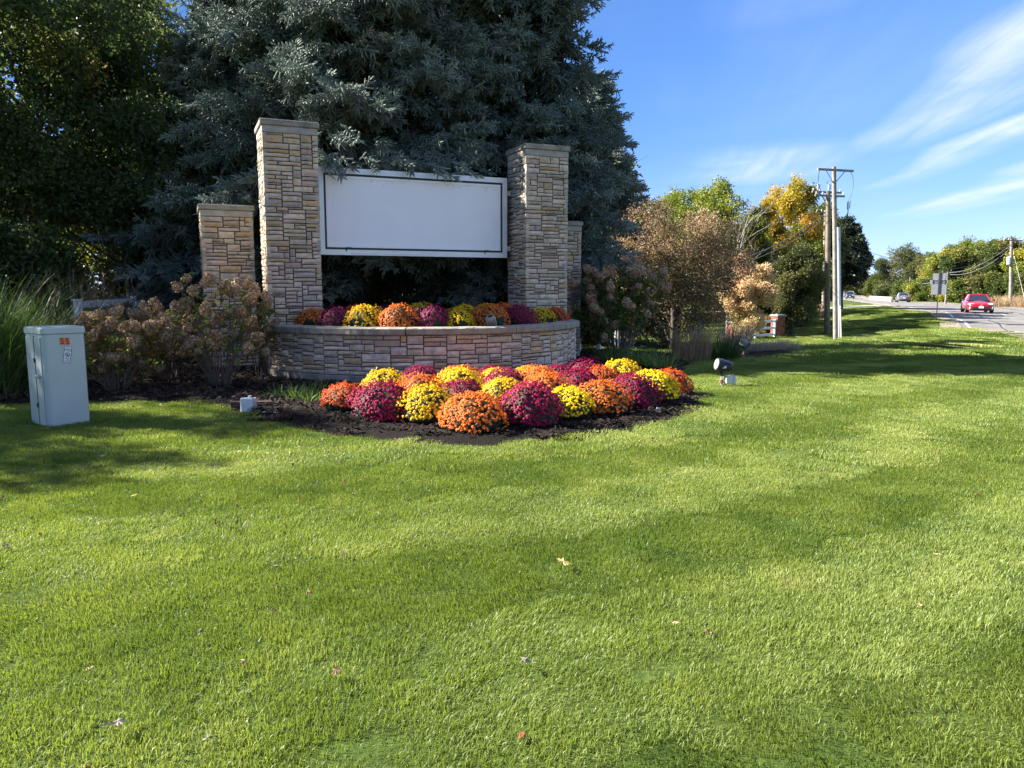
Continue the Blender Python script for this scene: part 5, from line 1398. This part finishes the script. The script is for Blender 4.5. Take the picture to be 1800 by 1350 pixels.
ptree(1474, 373, 76, 46, 2.3, LS['pine'], 71, 'dark conifer standing alone behind the utility poles', name='dark_conifer', nl=64, per=46, lobe=.19, cs=1.9, tr=.22, group=AUT, tint=(.45, .25), shape='cone', shell=(.3, 1.0))
ptree(1446, 400, 84, 30, 1.2, LS['pine'], 72, 'dark conifer half hidden behind the poles', name='dark_conifer', nl=46, per=42, lobe=.21, cs=2.2, tr=.2, group=AUT, tint=(.4, .2), shape='cone', shell=(.3, 1.0))
for i, (u, v, d, w) in enumerate(((1105, 440, 66, 70), (1180, 385, 70, 80), (1272, 350, 70, 60), (1330, 460, 68, 60), (1400, 470, 75, 45))):
    ptree(u, v, d, w, .2, LS[('olive', 'yellowgreen', 'yellowgreen', 'mid', 'olive')[i]], 80 + i, ['dark background tree behind the spruce skirts', 'dark background tree deep behind the crabapples', 'dark background tree behind the bare pale tree', 'dark background tree behind the salmon coloured tree', 'dark background tree behind the tan feathery grass'][i], name='background_tree', nl=24, per=55, lobe=.3, cs=2.2, tr=.15, group=AUT, tint=(.4, .2))


def bare_tree(u, vtop, d, halfpx, seed, label):
    b = gp(u, d); h = P(u, vtop, d).z - b.z; r = np.random.default_rng(seed); t = thing('bare_tree', label, 'tree', b, 0, AUT); mb = MB()
    def grow(p, dirv, l, rad, lev):
        e = p + dirv * l; m_ = (p + e) / 2 + r.normal(0, .04 * l, 3); mb.tube([p, m_, e], [rad, rad * .8, rad * .62], 6 if lev < 2 else 4, False)
        if lev >= 4: return
        for k in range(3 if lev < 4 else 2):
            q = r.uniform(.55, 1.0); s = p + (e - p) * q; n = dirv + r.normal(0, .42, 3); n[2] += .12; n /= np.linalg.norm(n); grow(s, n, l * r.uniform(.58, .8), rad * r.uniform(.42, .6), lev + 1)
    grow(np.array([0, 0, -.2]), np.array([.03, 0, 1.0]), h * .45, .13, 0); mb.build('trunk', M_BARKP, t); return t


bare_tree(1278, 335, 49, 40, 5, 'bare pale barked tree with leafless branches between the maples')

ROWG = 'trees across the road'
ROW = [(1580, 438, 165, 44, 'olive', .3, .45, 'dark round oak at the bend of the far road'), (1622, 448, 150, 34, 'olive', .4, .3, 'dark oak beside the round oak at the road bend'), (1650, 430, 135, 34, 'yellowgreen', .35, .2, 'yellowish tree behind the back of the road sign'),
       (1700, 424, 128, 36, 'yellowgreen', .25, .2, 'tall yellow green tree behind the red car'), (1735, 419, 122, 34, 'mid', .5, .2, 'green tree between the red car and the white pole'), (1768, 418, 120, 32, 'olive', .6, .2, 'olive tree right behind the white utility pole'), (1802, 425, 108, 34, 'yellowgreen', .5, .2, 'pale yellow green tree at the picture edge'), (1680, 440, 118, 30, 'mid', .4, .2, 'green tree in front of the yellowish ones'),
       (1840, 415, 112, 40, 'mid', .5, .2, 'tall green tree just outside the picture edge')]
for i, (u, v, d, w, s, ti, tv, lab) in enumerate(ROW):
    ptree(u, v, d, w, 1.2, LS[s], 100 + i, lab, name='roadside_tree', nl=26, per=55, lobe=.3, cs=3.0, tr=.22, group=ROWG, tint=(ti, tv), top=.3)
for i, (u, v, d, w, s) in enumerate(((1560, 500, 150, 24, 'olive'), (1585, 494, 140, 24, 'mid'), (1612, 492, 132, 24, 'yellowgreen'), (1640, 486, 122, 24, 'mid'), (1668, 490, 116, 22, 'yellowgreen'), (1692, 492, 108, 20, 'mid'), (1720, 480, 106, 24, 'olive'), (1750, 478, 104, 22, 'mid'), (1785, 480, 100, 22, 'mid'), (1815, 478, 96, 26, 'olive'))):
    ptree(u, v, d, w, .1, LS[s], 120 + i, ['low olive bush at the far road bend', 'green bush behind the grey car', 'yellow green bush beside the grey car, on the sign side', 'green bush behind the thin distant pole', 'yellow green bush behind the road sign panels', 'green bush behind the road sign post on the red car side', 'olive bush behind the red car roof', 'green bush between the red car and the white pole', 'green bush behind the white pole', 'olive bush at the picture edge across the road'][i], name='roadside_bush', cat='bush', nl=16, per=50, lobe=.34, cs=2.4, tr=.06, group='bushes across the road', tint=(.45, .25))
for i, (u, v, d, w, s) in enumerate(((1490, 478, 330, 16, 'mid'), (1516, 482, 260, 16, 'olive'), (1533, 480, 250, 15, 'mid'), (1552, 486, 225, 14, 'olive'), (1505, 488, 300, 14, 'yellowgreen'), (1470, 480, 300, 18, 'straw'), (1440, 470, 260, 24, 'mid'))):
    ptree(u, v, d, w, .5, LS[s], 140 + i, ['distant tree where the road disappears', 'distant olive tree right of the road end', 'distant tree beside the round oak', 'distant low tree under the round oak', 'distant yellowish tree by the road end', 'distant straw coloured tree behind the poles', 'distant green tree behind the dark conifers'][i].replace(' right of', ' beyond'), name='distant_tree', nl=16, per=40, lobe=.34, cs=4.2, tr=.2, group='distant trees', tint=(.45, .2))
tree('fence_shrub', 'creamy yellow shrub growing through the white fence', gp(1340, 51.5), 1.25, 1.05, .1, LS['straw'], 160, nl=18, per=40, lobe=.34, cs=1.0, tr=.03, cat='shrub', tint=(.6, .25))
tree('fence_shrub', 'small creamy shrub beside the first white fence post', gp(1301, 49), 1.0, .7, .1, LS['straw'], 161, nl=12, per=36, lobe=.36, cs=1.0, tr=.03, cat='shrub', tint=(.45, .25))
tree('fence_shrub', 'dark low shrub beneath the tan feathery grass', gp(1386, 57), .9, 1.2, .05, LS['olive'], 162, nl=12, per=36, lobe=.36, cs=1.0, tr=.03, cat='shrub', tint=(.35, .25))

# ------------------------------------------------------------------ fences and brick piers
M_VINYL = mat('white fence paint', (.80, .80, .79), .45, var=.05, scale=4)
M_BRICK = objcolmat('red brick', nscale=20, nvar=.3, bump=.3, bscale=50)
M_BMORT = mat('pale brick mortar', (.32, .29, .26), .95)
M_PCAP = mat('grey pier cap', (.22, .23, .22), .8)


def fence(label, a, b, npost, hts, h, group='white rail fences'):
    a, b = Vector(a), Vector(b); d = b - a; L_ = Vector((d.x, d.y, 0)).length; yaw = math.atan2(d.y, d.x); t = thing('rail_fence', label, 'fence', a, 0, group)
    for i in range(npost):
        f = i / (npost - 1); q = d * f; mb = MB(); mb.box((q.x, q.y, q.z + h / 2 - .1), (.13, .13, h + .2), rz=yaw, bev=.01); mb.box((q.x, q.y, q.z + h + .02), (.16, .16, .04), rz=yaw); mb.build('post', M_VINYL, t)
    for z in hts:
        for i in range(npost - 1):
            p, q = d * (i / (npost - 1)), d * ((i + 1) / (npost - 1)); mb = MB(); m_ = (p + q) / 2; sl = math.atan2((q - p).z, (q - p).xy.length); l = (q - p).length - .132
            mb.box((m_.x, m_.y, m_.z + z), (l, .045, .15), mtx=Matrix.Rotation(yaw, 4, 'Z') @ Matrix.Rotation(-sl, 4, 'Y'), bev=.008); mb.build('rail', M_VINYL, t)
    return t


fence('white rail fence behind the brown hydrangeas, running away past the short pillar', gb(-9.45, 16.6), gb(-8.3, 22.0) + Vector((0, 0, .16)), 4, (1.27, .62), 1.36)
fence('white rail fence behind the large green hydrangea', gb(1.9, 21.6), gb(4.2, 26.5), 4, (1.0, .4), 1.12)
fence('white rail fence ending at the brick pier, creamy shrubs growing through it', gp(1292, 47), gp(1361, 49.3), 3, (1.05, .62, .2), 1.12)


def pier(label, base, w, h, seed, yaw=.4):
    r = random.Random(seed); t = thing('brick_pier', label, 'brick pier', base, yaw, 'brick piers by the drive'); mb = MB(); mb.box((0, 0, h / 2 - .1), (w - .03, w - .03, h + .1)); mb.build('mortar', M_BMORT, t)
    nz = int(h / .075)
    for k in range(nz):
        z = (k + .5) * h / nz
        for s in range(4):
            n = 3; off = .5 if k % 2 else 0
            for i in range(n):
                bw = w / n; x = -w / 2 + (i + .5) * bw; me = BRICK; o = link(me, 'brick', t); q = Matrix.Rotation(s * PI / 2, 4, 'Z') @ Vector((x + (.02 if off else -.02) * (1 if i == 1 else 0), -w / 2 + .03, 0)); o.location = (q.x, q.y, z); o.rotation_euler = (0, 0, s * PI / 2); o.scale = (bw - .012, .08, h / nz - .012)
                c = r.uniform(.7, 1.2); o.color = (.30 * c, .105 * c, .065 * c, 1)
    c = MB(); c.box((0, 0, h + .05), (w + .14, w + .14, .1), bev=.02); c.box((0, 0, h + .12), (w + .04, w + .04, .05), bev=.01); c.build('cap', M_PCAP, t)
    return t


BRICK = MB().box((0, 0, 0), (1, 1, 1)).mesh('brick', M_BRICK)
pier('brick pier at the end of the white fence, beside the lawn', gp(1366, 49.6), .62, 1.32, 1)
tp = pier('brick pier with a white lamp on its side, behind the fence end pier', gp(1374, 60), .66, 1.85, 2)
pier('low brick pier at the shaded start of the white fence', gp(1289, 46.5), .6, 1.05, 3)
q = P(1364, 546, 58.5); lt = thing('wall_lamp', 'white lantern hanging beside the rear brick pier', 'lamp', (q.x, q.y, q.z)); MB().lathe([(.02, .3), (.13, .24), (.15, .0), (.10, -.22), (.03, -.26)], 10).build('lantern', M_VINYL, lt); MB().tube([(0, 0, .28), (.05, .12, .36), (.1, .5, .34)], .025, 6).build('arm', M_VINYL, lt)

# ------------------------------------------------------------------ utility poles and wires
M_POLE = mat('weathered pole timber', (.21, .165, .115), .9, var=.3, scale=3, bump=.5, bscale=20)
M_POLEG = mat('silvered pole timber', (.25, .225, .19), .9, var=.3, scale=3, bump=.4, bscale=20)
M_PIPE = mat('pale blue grey riser pipe', (.33, .39, .43), .5)
M_WIRE = mat('cable jacket', (.07, .07, .07), .6)
M_WIREL = mat('bright aluminium cable', (.38, .37, .34), .45, .4)
M_INS = mat('grey porcelain insulator', (.48, .49, .48), .35)
POLES = 'utility poles along the road'


def pole(name, label, ub, vb, ut, vt, d, r0, m, arms=(), pipe=None, cutouts=False, group=POLES, tf=None, bells=True):
    b = P(ub, vb, d); b.z = tz(b.x, b.y); top = P(ut, vt, d) - b; t = thing(name, label, 'utility pole', b, 0, group)
    mb = MB(); mb.tube([Vector((0, 0, -.4)), top * .5, top], [r0, r0 * .88, r0 * .74], 12); mb.build('shaft', m, t, smooth=False)
    H = top.z
    for (va, w, yaw, th, off) in arms:
        z = P(ut, va, d).z - b.z; c = top * (z / H) + Vector((0, -(r0 + .06) * off, 0)); q = Vector((math.cos(yaw), math.sin(yaw), 0)); a = MB()
        a.box(c, (w, .10, th), rz=yaw); ob = a.build('crossarm', M_POLEG, t)
        for sx in (-.28, .28):
            bb = MB(); bb.tube([c + q * (w * sx), top * ((z - .75) / H)], .022, 4); bb.build('brace', M_WIRE, t)
        if bells:
            for sx in (-.46, -.24, .46):
                i_ = MB(); p = c + q * (w * sx); i_.lathe([(.02, .05), (.05, .08), (.06, .12), (.035, .15), (.05, .18), (.02, .24)], 8, Matrix.Translation(p)); i_.build('insulator', M_INS, t)
    if pipe:
        z0, z1, r1, mm = pipe; mb = MB(); o = Vector((r0 * .85 + .03, -r1 * 1.3, 0)); mb.tube([o + Vector((0, 0, -.3)), o + top * (z1 / H)], r1, 10); mb.build('riser_pipe', mm, t)
    if tf:
        z, rr, hh = tf; mb = MB(); mb.lathe([(rr * .8, 0), (rr, .03), (rr, hh), (rr * .85, hh + .05), (.05, hh + .12)], 14, Matrix.Translation(top * (z / H) + Vector((-r0 - rr * .75, -.12, 0)))); mb.build('transformer', M_INS, t)
    return t, b, top


tA, bA, topA = pole('utility_pole', 'nearest utility pole, a wooden crossarm on top and a pale riser pipe up its side', 1470, 601, 1466, 293, 45, .155, M_POLEG, [(300, 2.45, R(17), .12, 1)], (0, 6.7, .105, M_PIPE), bells=False)
tB, bB, topB = pole('utility_pole', 'brown wooden utility pole with double crossarms just behind the nearest one', 1454, 586, 1456, 336, 51, .19, M_POLE, [(345, 2.3, R(17), .12, 1), (337, 2.3, R(17), .12, -1)])
pole('utility_pole', 'slim wooden utility pole with a blue grey riser, third in the row', 1447, 559, 1451, 370, 62, .15, M_POLEG, [(374, 2.2, R(25), .1, 1)], (0, 6.0, .10, M_PIPE))
tD, bD, topD = pole('utility_pole', 'most distant grey utility pole of the lawn row, crossarm in front of the trees', 1434, 539, 1437, 409, 84, .20, M_POLEG, [(413, 1.9, R(20), .12, 1), (433, 1.2, R(20), .1, 1)])
tE, bE, topE = pole('utility_pole', 'white looking utility pole across the road with a transformer, near the picture edge', 1777, 531, 1778, 420, 84, .19, M_POLEG, [(423, 2.3, R(10), .12, 1)], tf=(4.6, .22, .75))
tF, bF, topF = pole('utility_pole', 'thin leaning pole between the road sign and the red car', 1662, 531, 1666, 477, 98, .12, M_POLEG, [(478, 1.7, R(10), .1, 1)], bells=False)
tG, bG, topG = pole('utility_pole', 'thin distant pole in the bushes behind the road sign', 1599, 516, 1600, 487, 140, .13, M_POLEG, bells=False)
tH, bH, topH = pole('utility_pole', 'thin distant pole in front of the round oak', 1565, 512, 1568, 480, 175, .15, M_POLEG, bells=False)


def wire(label, a, b, sag, r=.014, m=None, n=22, group='overhead wires', name='wire'):
    a, b = Vector(a), Vector(b); c = bpy.data.curves.new(name, 'CURVE'); pts = []
    for i in range(n + 1): f = i / n; p = a.lerp(b, f); p.z -= sag * 4 * f * (1 - f); pts.append(p)
    mb = MB(); mb.tube(pts, r, 4, False); o = mb.build(name, m or M_WIRE); return tag(o, label, 'wire', group)


# drop leads and cut-outs hanging between the two crossarms
def lead(label, a, b, bulge, r=.016):
    a, b = Vector(a), Vector(b); m_ = (a + b) / 2 + Vector(bulge); pts = [a.lerp(m_, f * 2) * 1 if False else (a * (1 - f) ** 2 + m_ * 2 * f * (1 - f) + b * f * f) for f in np.linspace(0, 1, 12)]
    o = MB().tube(pts, r, 5, False).build('lead', M_WIRE, None); return tag(o, label, 'cable', 'leads on the nearest poles')


cA = bA + topA; cB = bB + topB; qa = Vector((math.cos(R(17)), math.sin(R(17)), 0))
zA = P(1466, 300, 45).z; lvl = Vector((0, 0, zA - cA.z))
lead('lead hanging from the tree side end of the top crossarm', cA + lvl - qa * 1.08 + Vector((0, -.2, -.05)), cB - qa * .95 + Vector((0, -.25, .35)), (-.05, 0, -.5))
lead('lead looping down beside the middle of the top crossarm', cA + lvl - qa * .22 + Vector((0, -.2, -.6)), cB - qa * .1 + Vector((0, -.25, .4)), (-.4, 0, .1))
lead('lead hanging from the road side end of the top crossarm', cA + lvl + qa * 1.08 + Vector((0, -.2, -.05)), cA + lvl + qa * .95 + Vector((0, -.3, -1.75)), (.45, 0, .1))
lead('thick black lead curving back to the pale riser pipe', cA + lvl + qa * .98 + Vector((0, -.3, -2.15)), bA + topA * .66 + Vector((.25, -.08, 0)), (.25, 0, -.5), .03)
for k, (p, lab) in enumerate(((cA + lvl + qa * .95 + Vector((0, -.3, -1.9)), 'grey fuse switch under the road side end of the top crossarm'), (cB - qa * .95 + Vector((0, -.28, .28)), 'grey fuse switch on the tree side end of the double crossarm'), (cB - qa * .1 + Vector((0, -.28, .3)), 'grey fuse switch beside the middle of the double crossarm'))):
    t = thing('fuse_switch', lab, 'switch', p, 0, 'switches on the nearest poles'); MB().lathe([(.03, -.3), (.06, -.25), (.04, -.15), (.07, -.1), (.045, 0), (.07, .08), (.03, .14)], 8).build('insulator', M_INS, t); MB().tube([(.11, 0, -.24), (.13, 0, .2)], .028, 6).build('fuse_tube', M_GALV, t); MB().tube([(0, 0, -.2), (.12, 0, -.22)], .02, 5).build('clamp', M_WIRE, t)
e1, e2 = P(1120, 476, 36), P(1120, 483, 36)
wire('upper of two bright cables sweeping from the brown pole down into the crabapple', P(1455, 371, 50.9), e1, 1.15, .017, M_WIREL)
wire('lower of two bright cables sweeping from the brown pole down into the crabapple', P(1455, 379, 50.9), e2, 1.2, .017, M_WIREL)
wire('thin cable from the distant grey pole down behind the golden maple', P(1436, 424, 84), P(1290, 500, 66), .6, .025, M_WIREL)
for k, (v0, v1, s, lab) in enumerate(((421, 430, 2.0, 'uppermost wire crossing the road to the white looking pole'), (432, 436, 2.2, 'second wire from the top crossing the road'), (441, 441, 2.3, 'third wire from the top crossing the road'), (452, 447, 2.3, 'lowest wire crossing the road to the white looking pole'))):
    wire(lab, P(1474, v0, 62), P(1776, v1, 84), s, .018, M_WIRE)
wire('upper bright cable from the white looking pole to the thin leaning pole', P(1776, 431, 84), P(1667, 479, 98), .75, .02, M_WIREL)
wire('lower bright cable from the white looking pole to the thin leaning pole', P(1776, 437, 84), P(1667, 482, 98), .95, .02, M_WIREL)
wire('bright cable from the thin leaning pole on to the distant pole in the bushes', P(1666, 480, 98), P(1600, 490, 140), 1.1, .03, M_WIREL)
wire('bright cable between the two thin distant poles', P(1600, 489, 140), P(1568, 482, 175), 1.3, .035, M_WIREL)
wire('guy wire running down from the white looking pole to the dry grass', P(1780, 440, 84), gp(1800, 80), 0, .006, M_WIREL)
# guy with a pale marker guard in front of the nearest pole
ga = P(1479, 606, 43.6); ga.z = tz(ga.x, ga.y); gt = thing('guy_wire', 'guy wire with a long pale guard and a ground anchor beside the nearest pole', 'guy wire', ga, 0)
gtop = P(1473, 400, 44.9) - ga
MB().tube([(0, 0, 0), gtop], .012, 5).build('cable', M_WIREL, gt); MB().tube([gtop * .03, gtop * .33], .045, 8).build('guard', mat('faded cream plastic', (.62, .58, .44), .5), gt); a_ = MB(); a_.box((0, 0, .06), (.10, .06, .30), bev=.01); a_.tube([(0, 0, .05), (0, 0, -.2)], .03, 6); a_.build('anchor', M_GALV, gt)

# ------------------------------------------------------------------ back of a road sign, barrier
M_SIGNB = mat('bare aluminium sign back', (.27, .29, .32), .45, .3, var=.08, scale=4)
M_POST = mat('dark rusted steel post', (.055, .038, .032), .8, var=.3, scale=10)
sb = P(1646, 560, 52); sb.z = tz(sb.x, sb.y); st = thing('road_sign', 'back of a road sign with three bare metal panels on a dark post', 'road sign', sb, R(-33))
MB().box((0, 0, 1.58), (.07, .055, 3.4)).build('post', M_POST, st)
b = MB(); b.box((.01, .045, 2.88), (.76, .012, .52), bev=.005); b.build('panel', M_SIGNB, st)
b = MB(); b.box((.0, .06, 2.57), (1.06, .012, .27), bev=.005); b.build('panel', M_SIGNB, st)
b = MB(); b.box((.02, .045, 2.1), (.90, .012, .80), bev=.005); b.build('panel', M_SIGNB, st)
for x in (-.36, .36): b = MB(); b.box((x, .03, 2.57), (.035, .03, .30)); b.build('bracket', M_POST, st)
for z in (2.66, 2.50): b = MB(); b.box((0, .028, z), (.72, .02, .025)); b.build('strap', M_POST, st)
ba, bb_ = P(1529, 521, 150), P(1568, 527, 122); ba.z = tz(ba.x, ba.y); bb_.z = tz(bb_.x, bb_.y); bt = thing('road_barrier', 'low pale concrete barrier along the far road near the grey car', 'barrier', ba)
dd = bb_ - ba
for k in range(6):
    b = MB(); m_ = dd * ((k + .5) / 6); b.box((m_.x, m_.y, m_.z + .42), (dd.length / 6 - .1, .35, .8), rz=math.atan2(dd.y, dd.x), bev=.06); b.build('section', M_CONC, bt)

# ------------------------------------------------------------------ vehicles
M_GLASS = mat('tinted car glass', (.012, .016, .02), .06, coat=.5)
M_TYRE = mat('tyre rubber', (.018, .018, .018), .85)
M_RIM = mat('alloy rim', (.55, .56, .58), .3, .7)
M_LAMP = mat('clear headlamp', (.85, .87, .9), .12, coat=.8)
M_TAIL = mat('red tail lamp', (.35, .015, .012), .25, coat=.6)
M_PLATE = mat('licence plate', (.75, .77, .80), .5)
M_TRIM = mat('black car trim', (.02, .02, .022), .5)


def paint(name, c): return mat(name, c, .28, .15, coat=.9)


def car(label, pos, heading, pm, suv=False, s=1.0, detail=True):
    t = thing('car', label, 'car', pos, heading, 'cars on the road'); t.scale = (s, s, s)
    up = .22 if suv else 0.0
    ST_ = [(2.43, .60, .34, .58, .63), (2.36, .76, .24, .64, .72), (2.15, .86, .19, .70, .80), (1.7, .905, .18, .78, .89), (1.0, .92, .18, .86, .97), (.2, .92, .17, .90, .98), (-.8, .92, .17, .92, .99), (-1.6, .915, .19, .93, 1.02), (-2.05, .89, .23, .93, 1.06), (-2.33, .82, .30, .88, 1.04), (-2.43, .72, .40, .80, .94)]
    V, F = [], []; n = 12
    for x, hw, zl, zs, zt in ST_:
        zl += up * .5; zs += up * 1.0; zt += up * 1.05
        half = [(0, zl), (hw * .86, zl), (hw * .98, zl + .12), (hw, (zl + zs) / 2), (hw * .985, zs - .06), (hw * .90, zs + .02), (0, zt)]
        sec = half + [(-y, z) for y, z in half[-2:0:-1]]
        V += [(x, y, z) for y, z in sec]
    n = 12
    for i in range(len(ST_) - 1):
        for k in range(n): k2 = (k + 1) % n; F.append((i * n + k, i * n + k2, (i + 1) * n + k2, (i + 1) * n + k))
    F.append(tuple(range(n - 1, -1, -1))); F.append(tuple((len(ST_) - 1) * n + k for k in range(n)))
    body = MB().add(V, F).build('body', pm, t, smooth=True)
    zb, zr = .94 + up * 1.0, 1.41 + up * 1.5; xr = -2.15 if suv else -1.95; xt = -1.75 if suv else -1.05
    lo = [(1.08, .74), (1.08, -.74), (.2, -.82), (-1.2, -.82), (xr, -.70), (xr, .70), (-1.2, .82), (.2, .82)]; hi = [(.28, .54), (.28, -.54), (.0, -.60), (-.7, -.60), (xt, -.52), (xt, .52), (-.7, .60), (.0, .60)]
    g = MB(); g.add([(x, y, zb) for x, y in lo] + [(x, y, zr) for x, y in hi], [(k, (k + 1) % 8, 8 + (k + 1) % 8, 8 + k) for k in range(8)] + [tuple(range(8, 16))]); g.build('windows', M_GLASS, t)
    rf = MB(); e = .03
    ro = [(x * 1.0 + (e if x > 0 else -e), y * 1.06) for x, y in hi]; rf.add([(x, y, zr - .02) for x, y in ro] + [(x * .8, y * .86, zr + .045) for x, y in ro], [(k, (k + 1) % 8, 8 + (k + 1) % 8, 8 + k) for k in range(8)] + [tuple(range(8, 16)), tuple(range(7, -1, -1))]); rf.build('roof', pm, t, smooth=False)
    pl = MB()
    for k in (0, 1, 4, 5): pl.tube([(lo[k][0], lo[k][1] * 1.01, zb - .02), (hi[k][0], hi[k][1] * 1.03, zr)], .045, 6)
    for sy in (-1, 1): pl.tube([(-.35, sy * .825, zb), (-.35, sy * .605, zr)], .04, 5)
    pl.build('window_pillars', pm, t)
    for x in (1.45, -1.42):
        for sy in (-1, 1):
            M_ = Matrix.Translation((x, sy * .80, .335 + up * .15)) @ Matrix.Rotation(R(-90 * sy), 4, 'X'); k = 1.0 + (.1 if suv else 0)
            w = MB(); w.lathe([(.20, -.10), (.31 * k, -.10), (.335 * k, -.07), (.335 * k, .09), (.31 * k, .125), (.22, .13)], 20, M_); wo = w.build('wheel', M_TYRE, t)
            r_ = MB(); r_.lathe([(.22, .11), (.225, .132), (.19, .128), (.06, .12), (.05, .14), (.01, .142)], 16, M_); r_.build('rim', M_RIM, wo)
    for sy in (-1, 1):
        h = MB(); h.box((2.20, sy * .66, .69 + up), (.30, .36, .11), rz=-sy * R(28), bev=.03); h.build('headlight', M_LAMP, t)
        h = MB(); h.box((-2.33, sy * .62, .86 + up), (.16, .36, .13), rz=sy * R(18), bev=.03); h.build('tail_lamp', M_TAIL, t)
        m_ = MB(); m_.box((.78, sy * 1.0, 1.0 + up), (.16, .20, .13), bev=.03); m_.build('mirror', pm, t)
        b_ = MB(); b_.box((2.33, sy * .70, .40 + up * .5), (.10, .16, .18), rz=-sy * R(25), bev=.02); b_.build('bumper_vent', M_LAMP if detail else M_TRIM, t)
    g = MB(); g.box((2.385, 0, .40 + up * .7), (.10, 1.15, .24), bev=.04); g.box((2.30, 0, .27 + up * .5), (.22, 1.5, .08), bev=.03); g.build('grille', M_TRIM, t)
    e_ = MB(); e_.tube([(2.43, 0, .60 + up), (2.45, 0, .60 + up)], .06, 12); e_.build('emblem', M_RIM, t)
    for x, z in ((2.445, .46 + up * .6), (-2.44, .66 + up)): p = MB(); p.box((x, 0, z), (.02, .33, .16)); p.build('licence_plate', M_PLATE, t)
    rb = MB(); rb.box((-2.36, 0, .40 + up * .5), (.14, 1.35, .18), bev=.04); rb.build('rear_bumper', M_TRIM, t)
    return t


hd = math.atan2(.914, .415)
def onroad(u, d): x = P(u, 540, d).x; return Vector((x, d, tz(x, d) + .02))
car('red sedan driving towards the camera on the near side of the road', onroad(1717, 60.5), hd + PI, paint('metallic red car paint', (.33, .006, .014)), False, 1.0)
car('silver grey sedan driving away, seen near the low concrete barrier', onroad(1586, 117), hd + R(2), paint('silver grey car paint', (.16, .17, .19)), False, 1.0)
car('dark suv coming along the far road, between the poles and the bend', onroad(1493, 182), hd + PI, paint('dark blue black car paint', (.025, .03, .04)), True, 1.0)
car('pale suv following close behind the dark suv on the far road', onroad(1494, 205), hd + PI, paint('pale silver car paint', (.45, .46, .47)), True, 1.08)
car('dark car farthest away on the far road', onroad(1488, 235), hd + PI, paint('charcoal car paint', (.05, .05, .055)), True, 1.0)
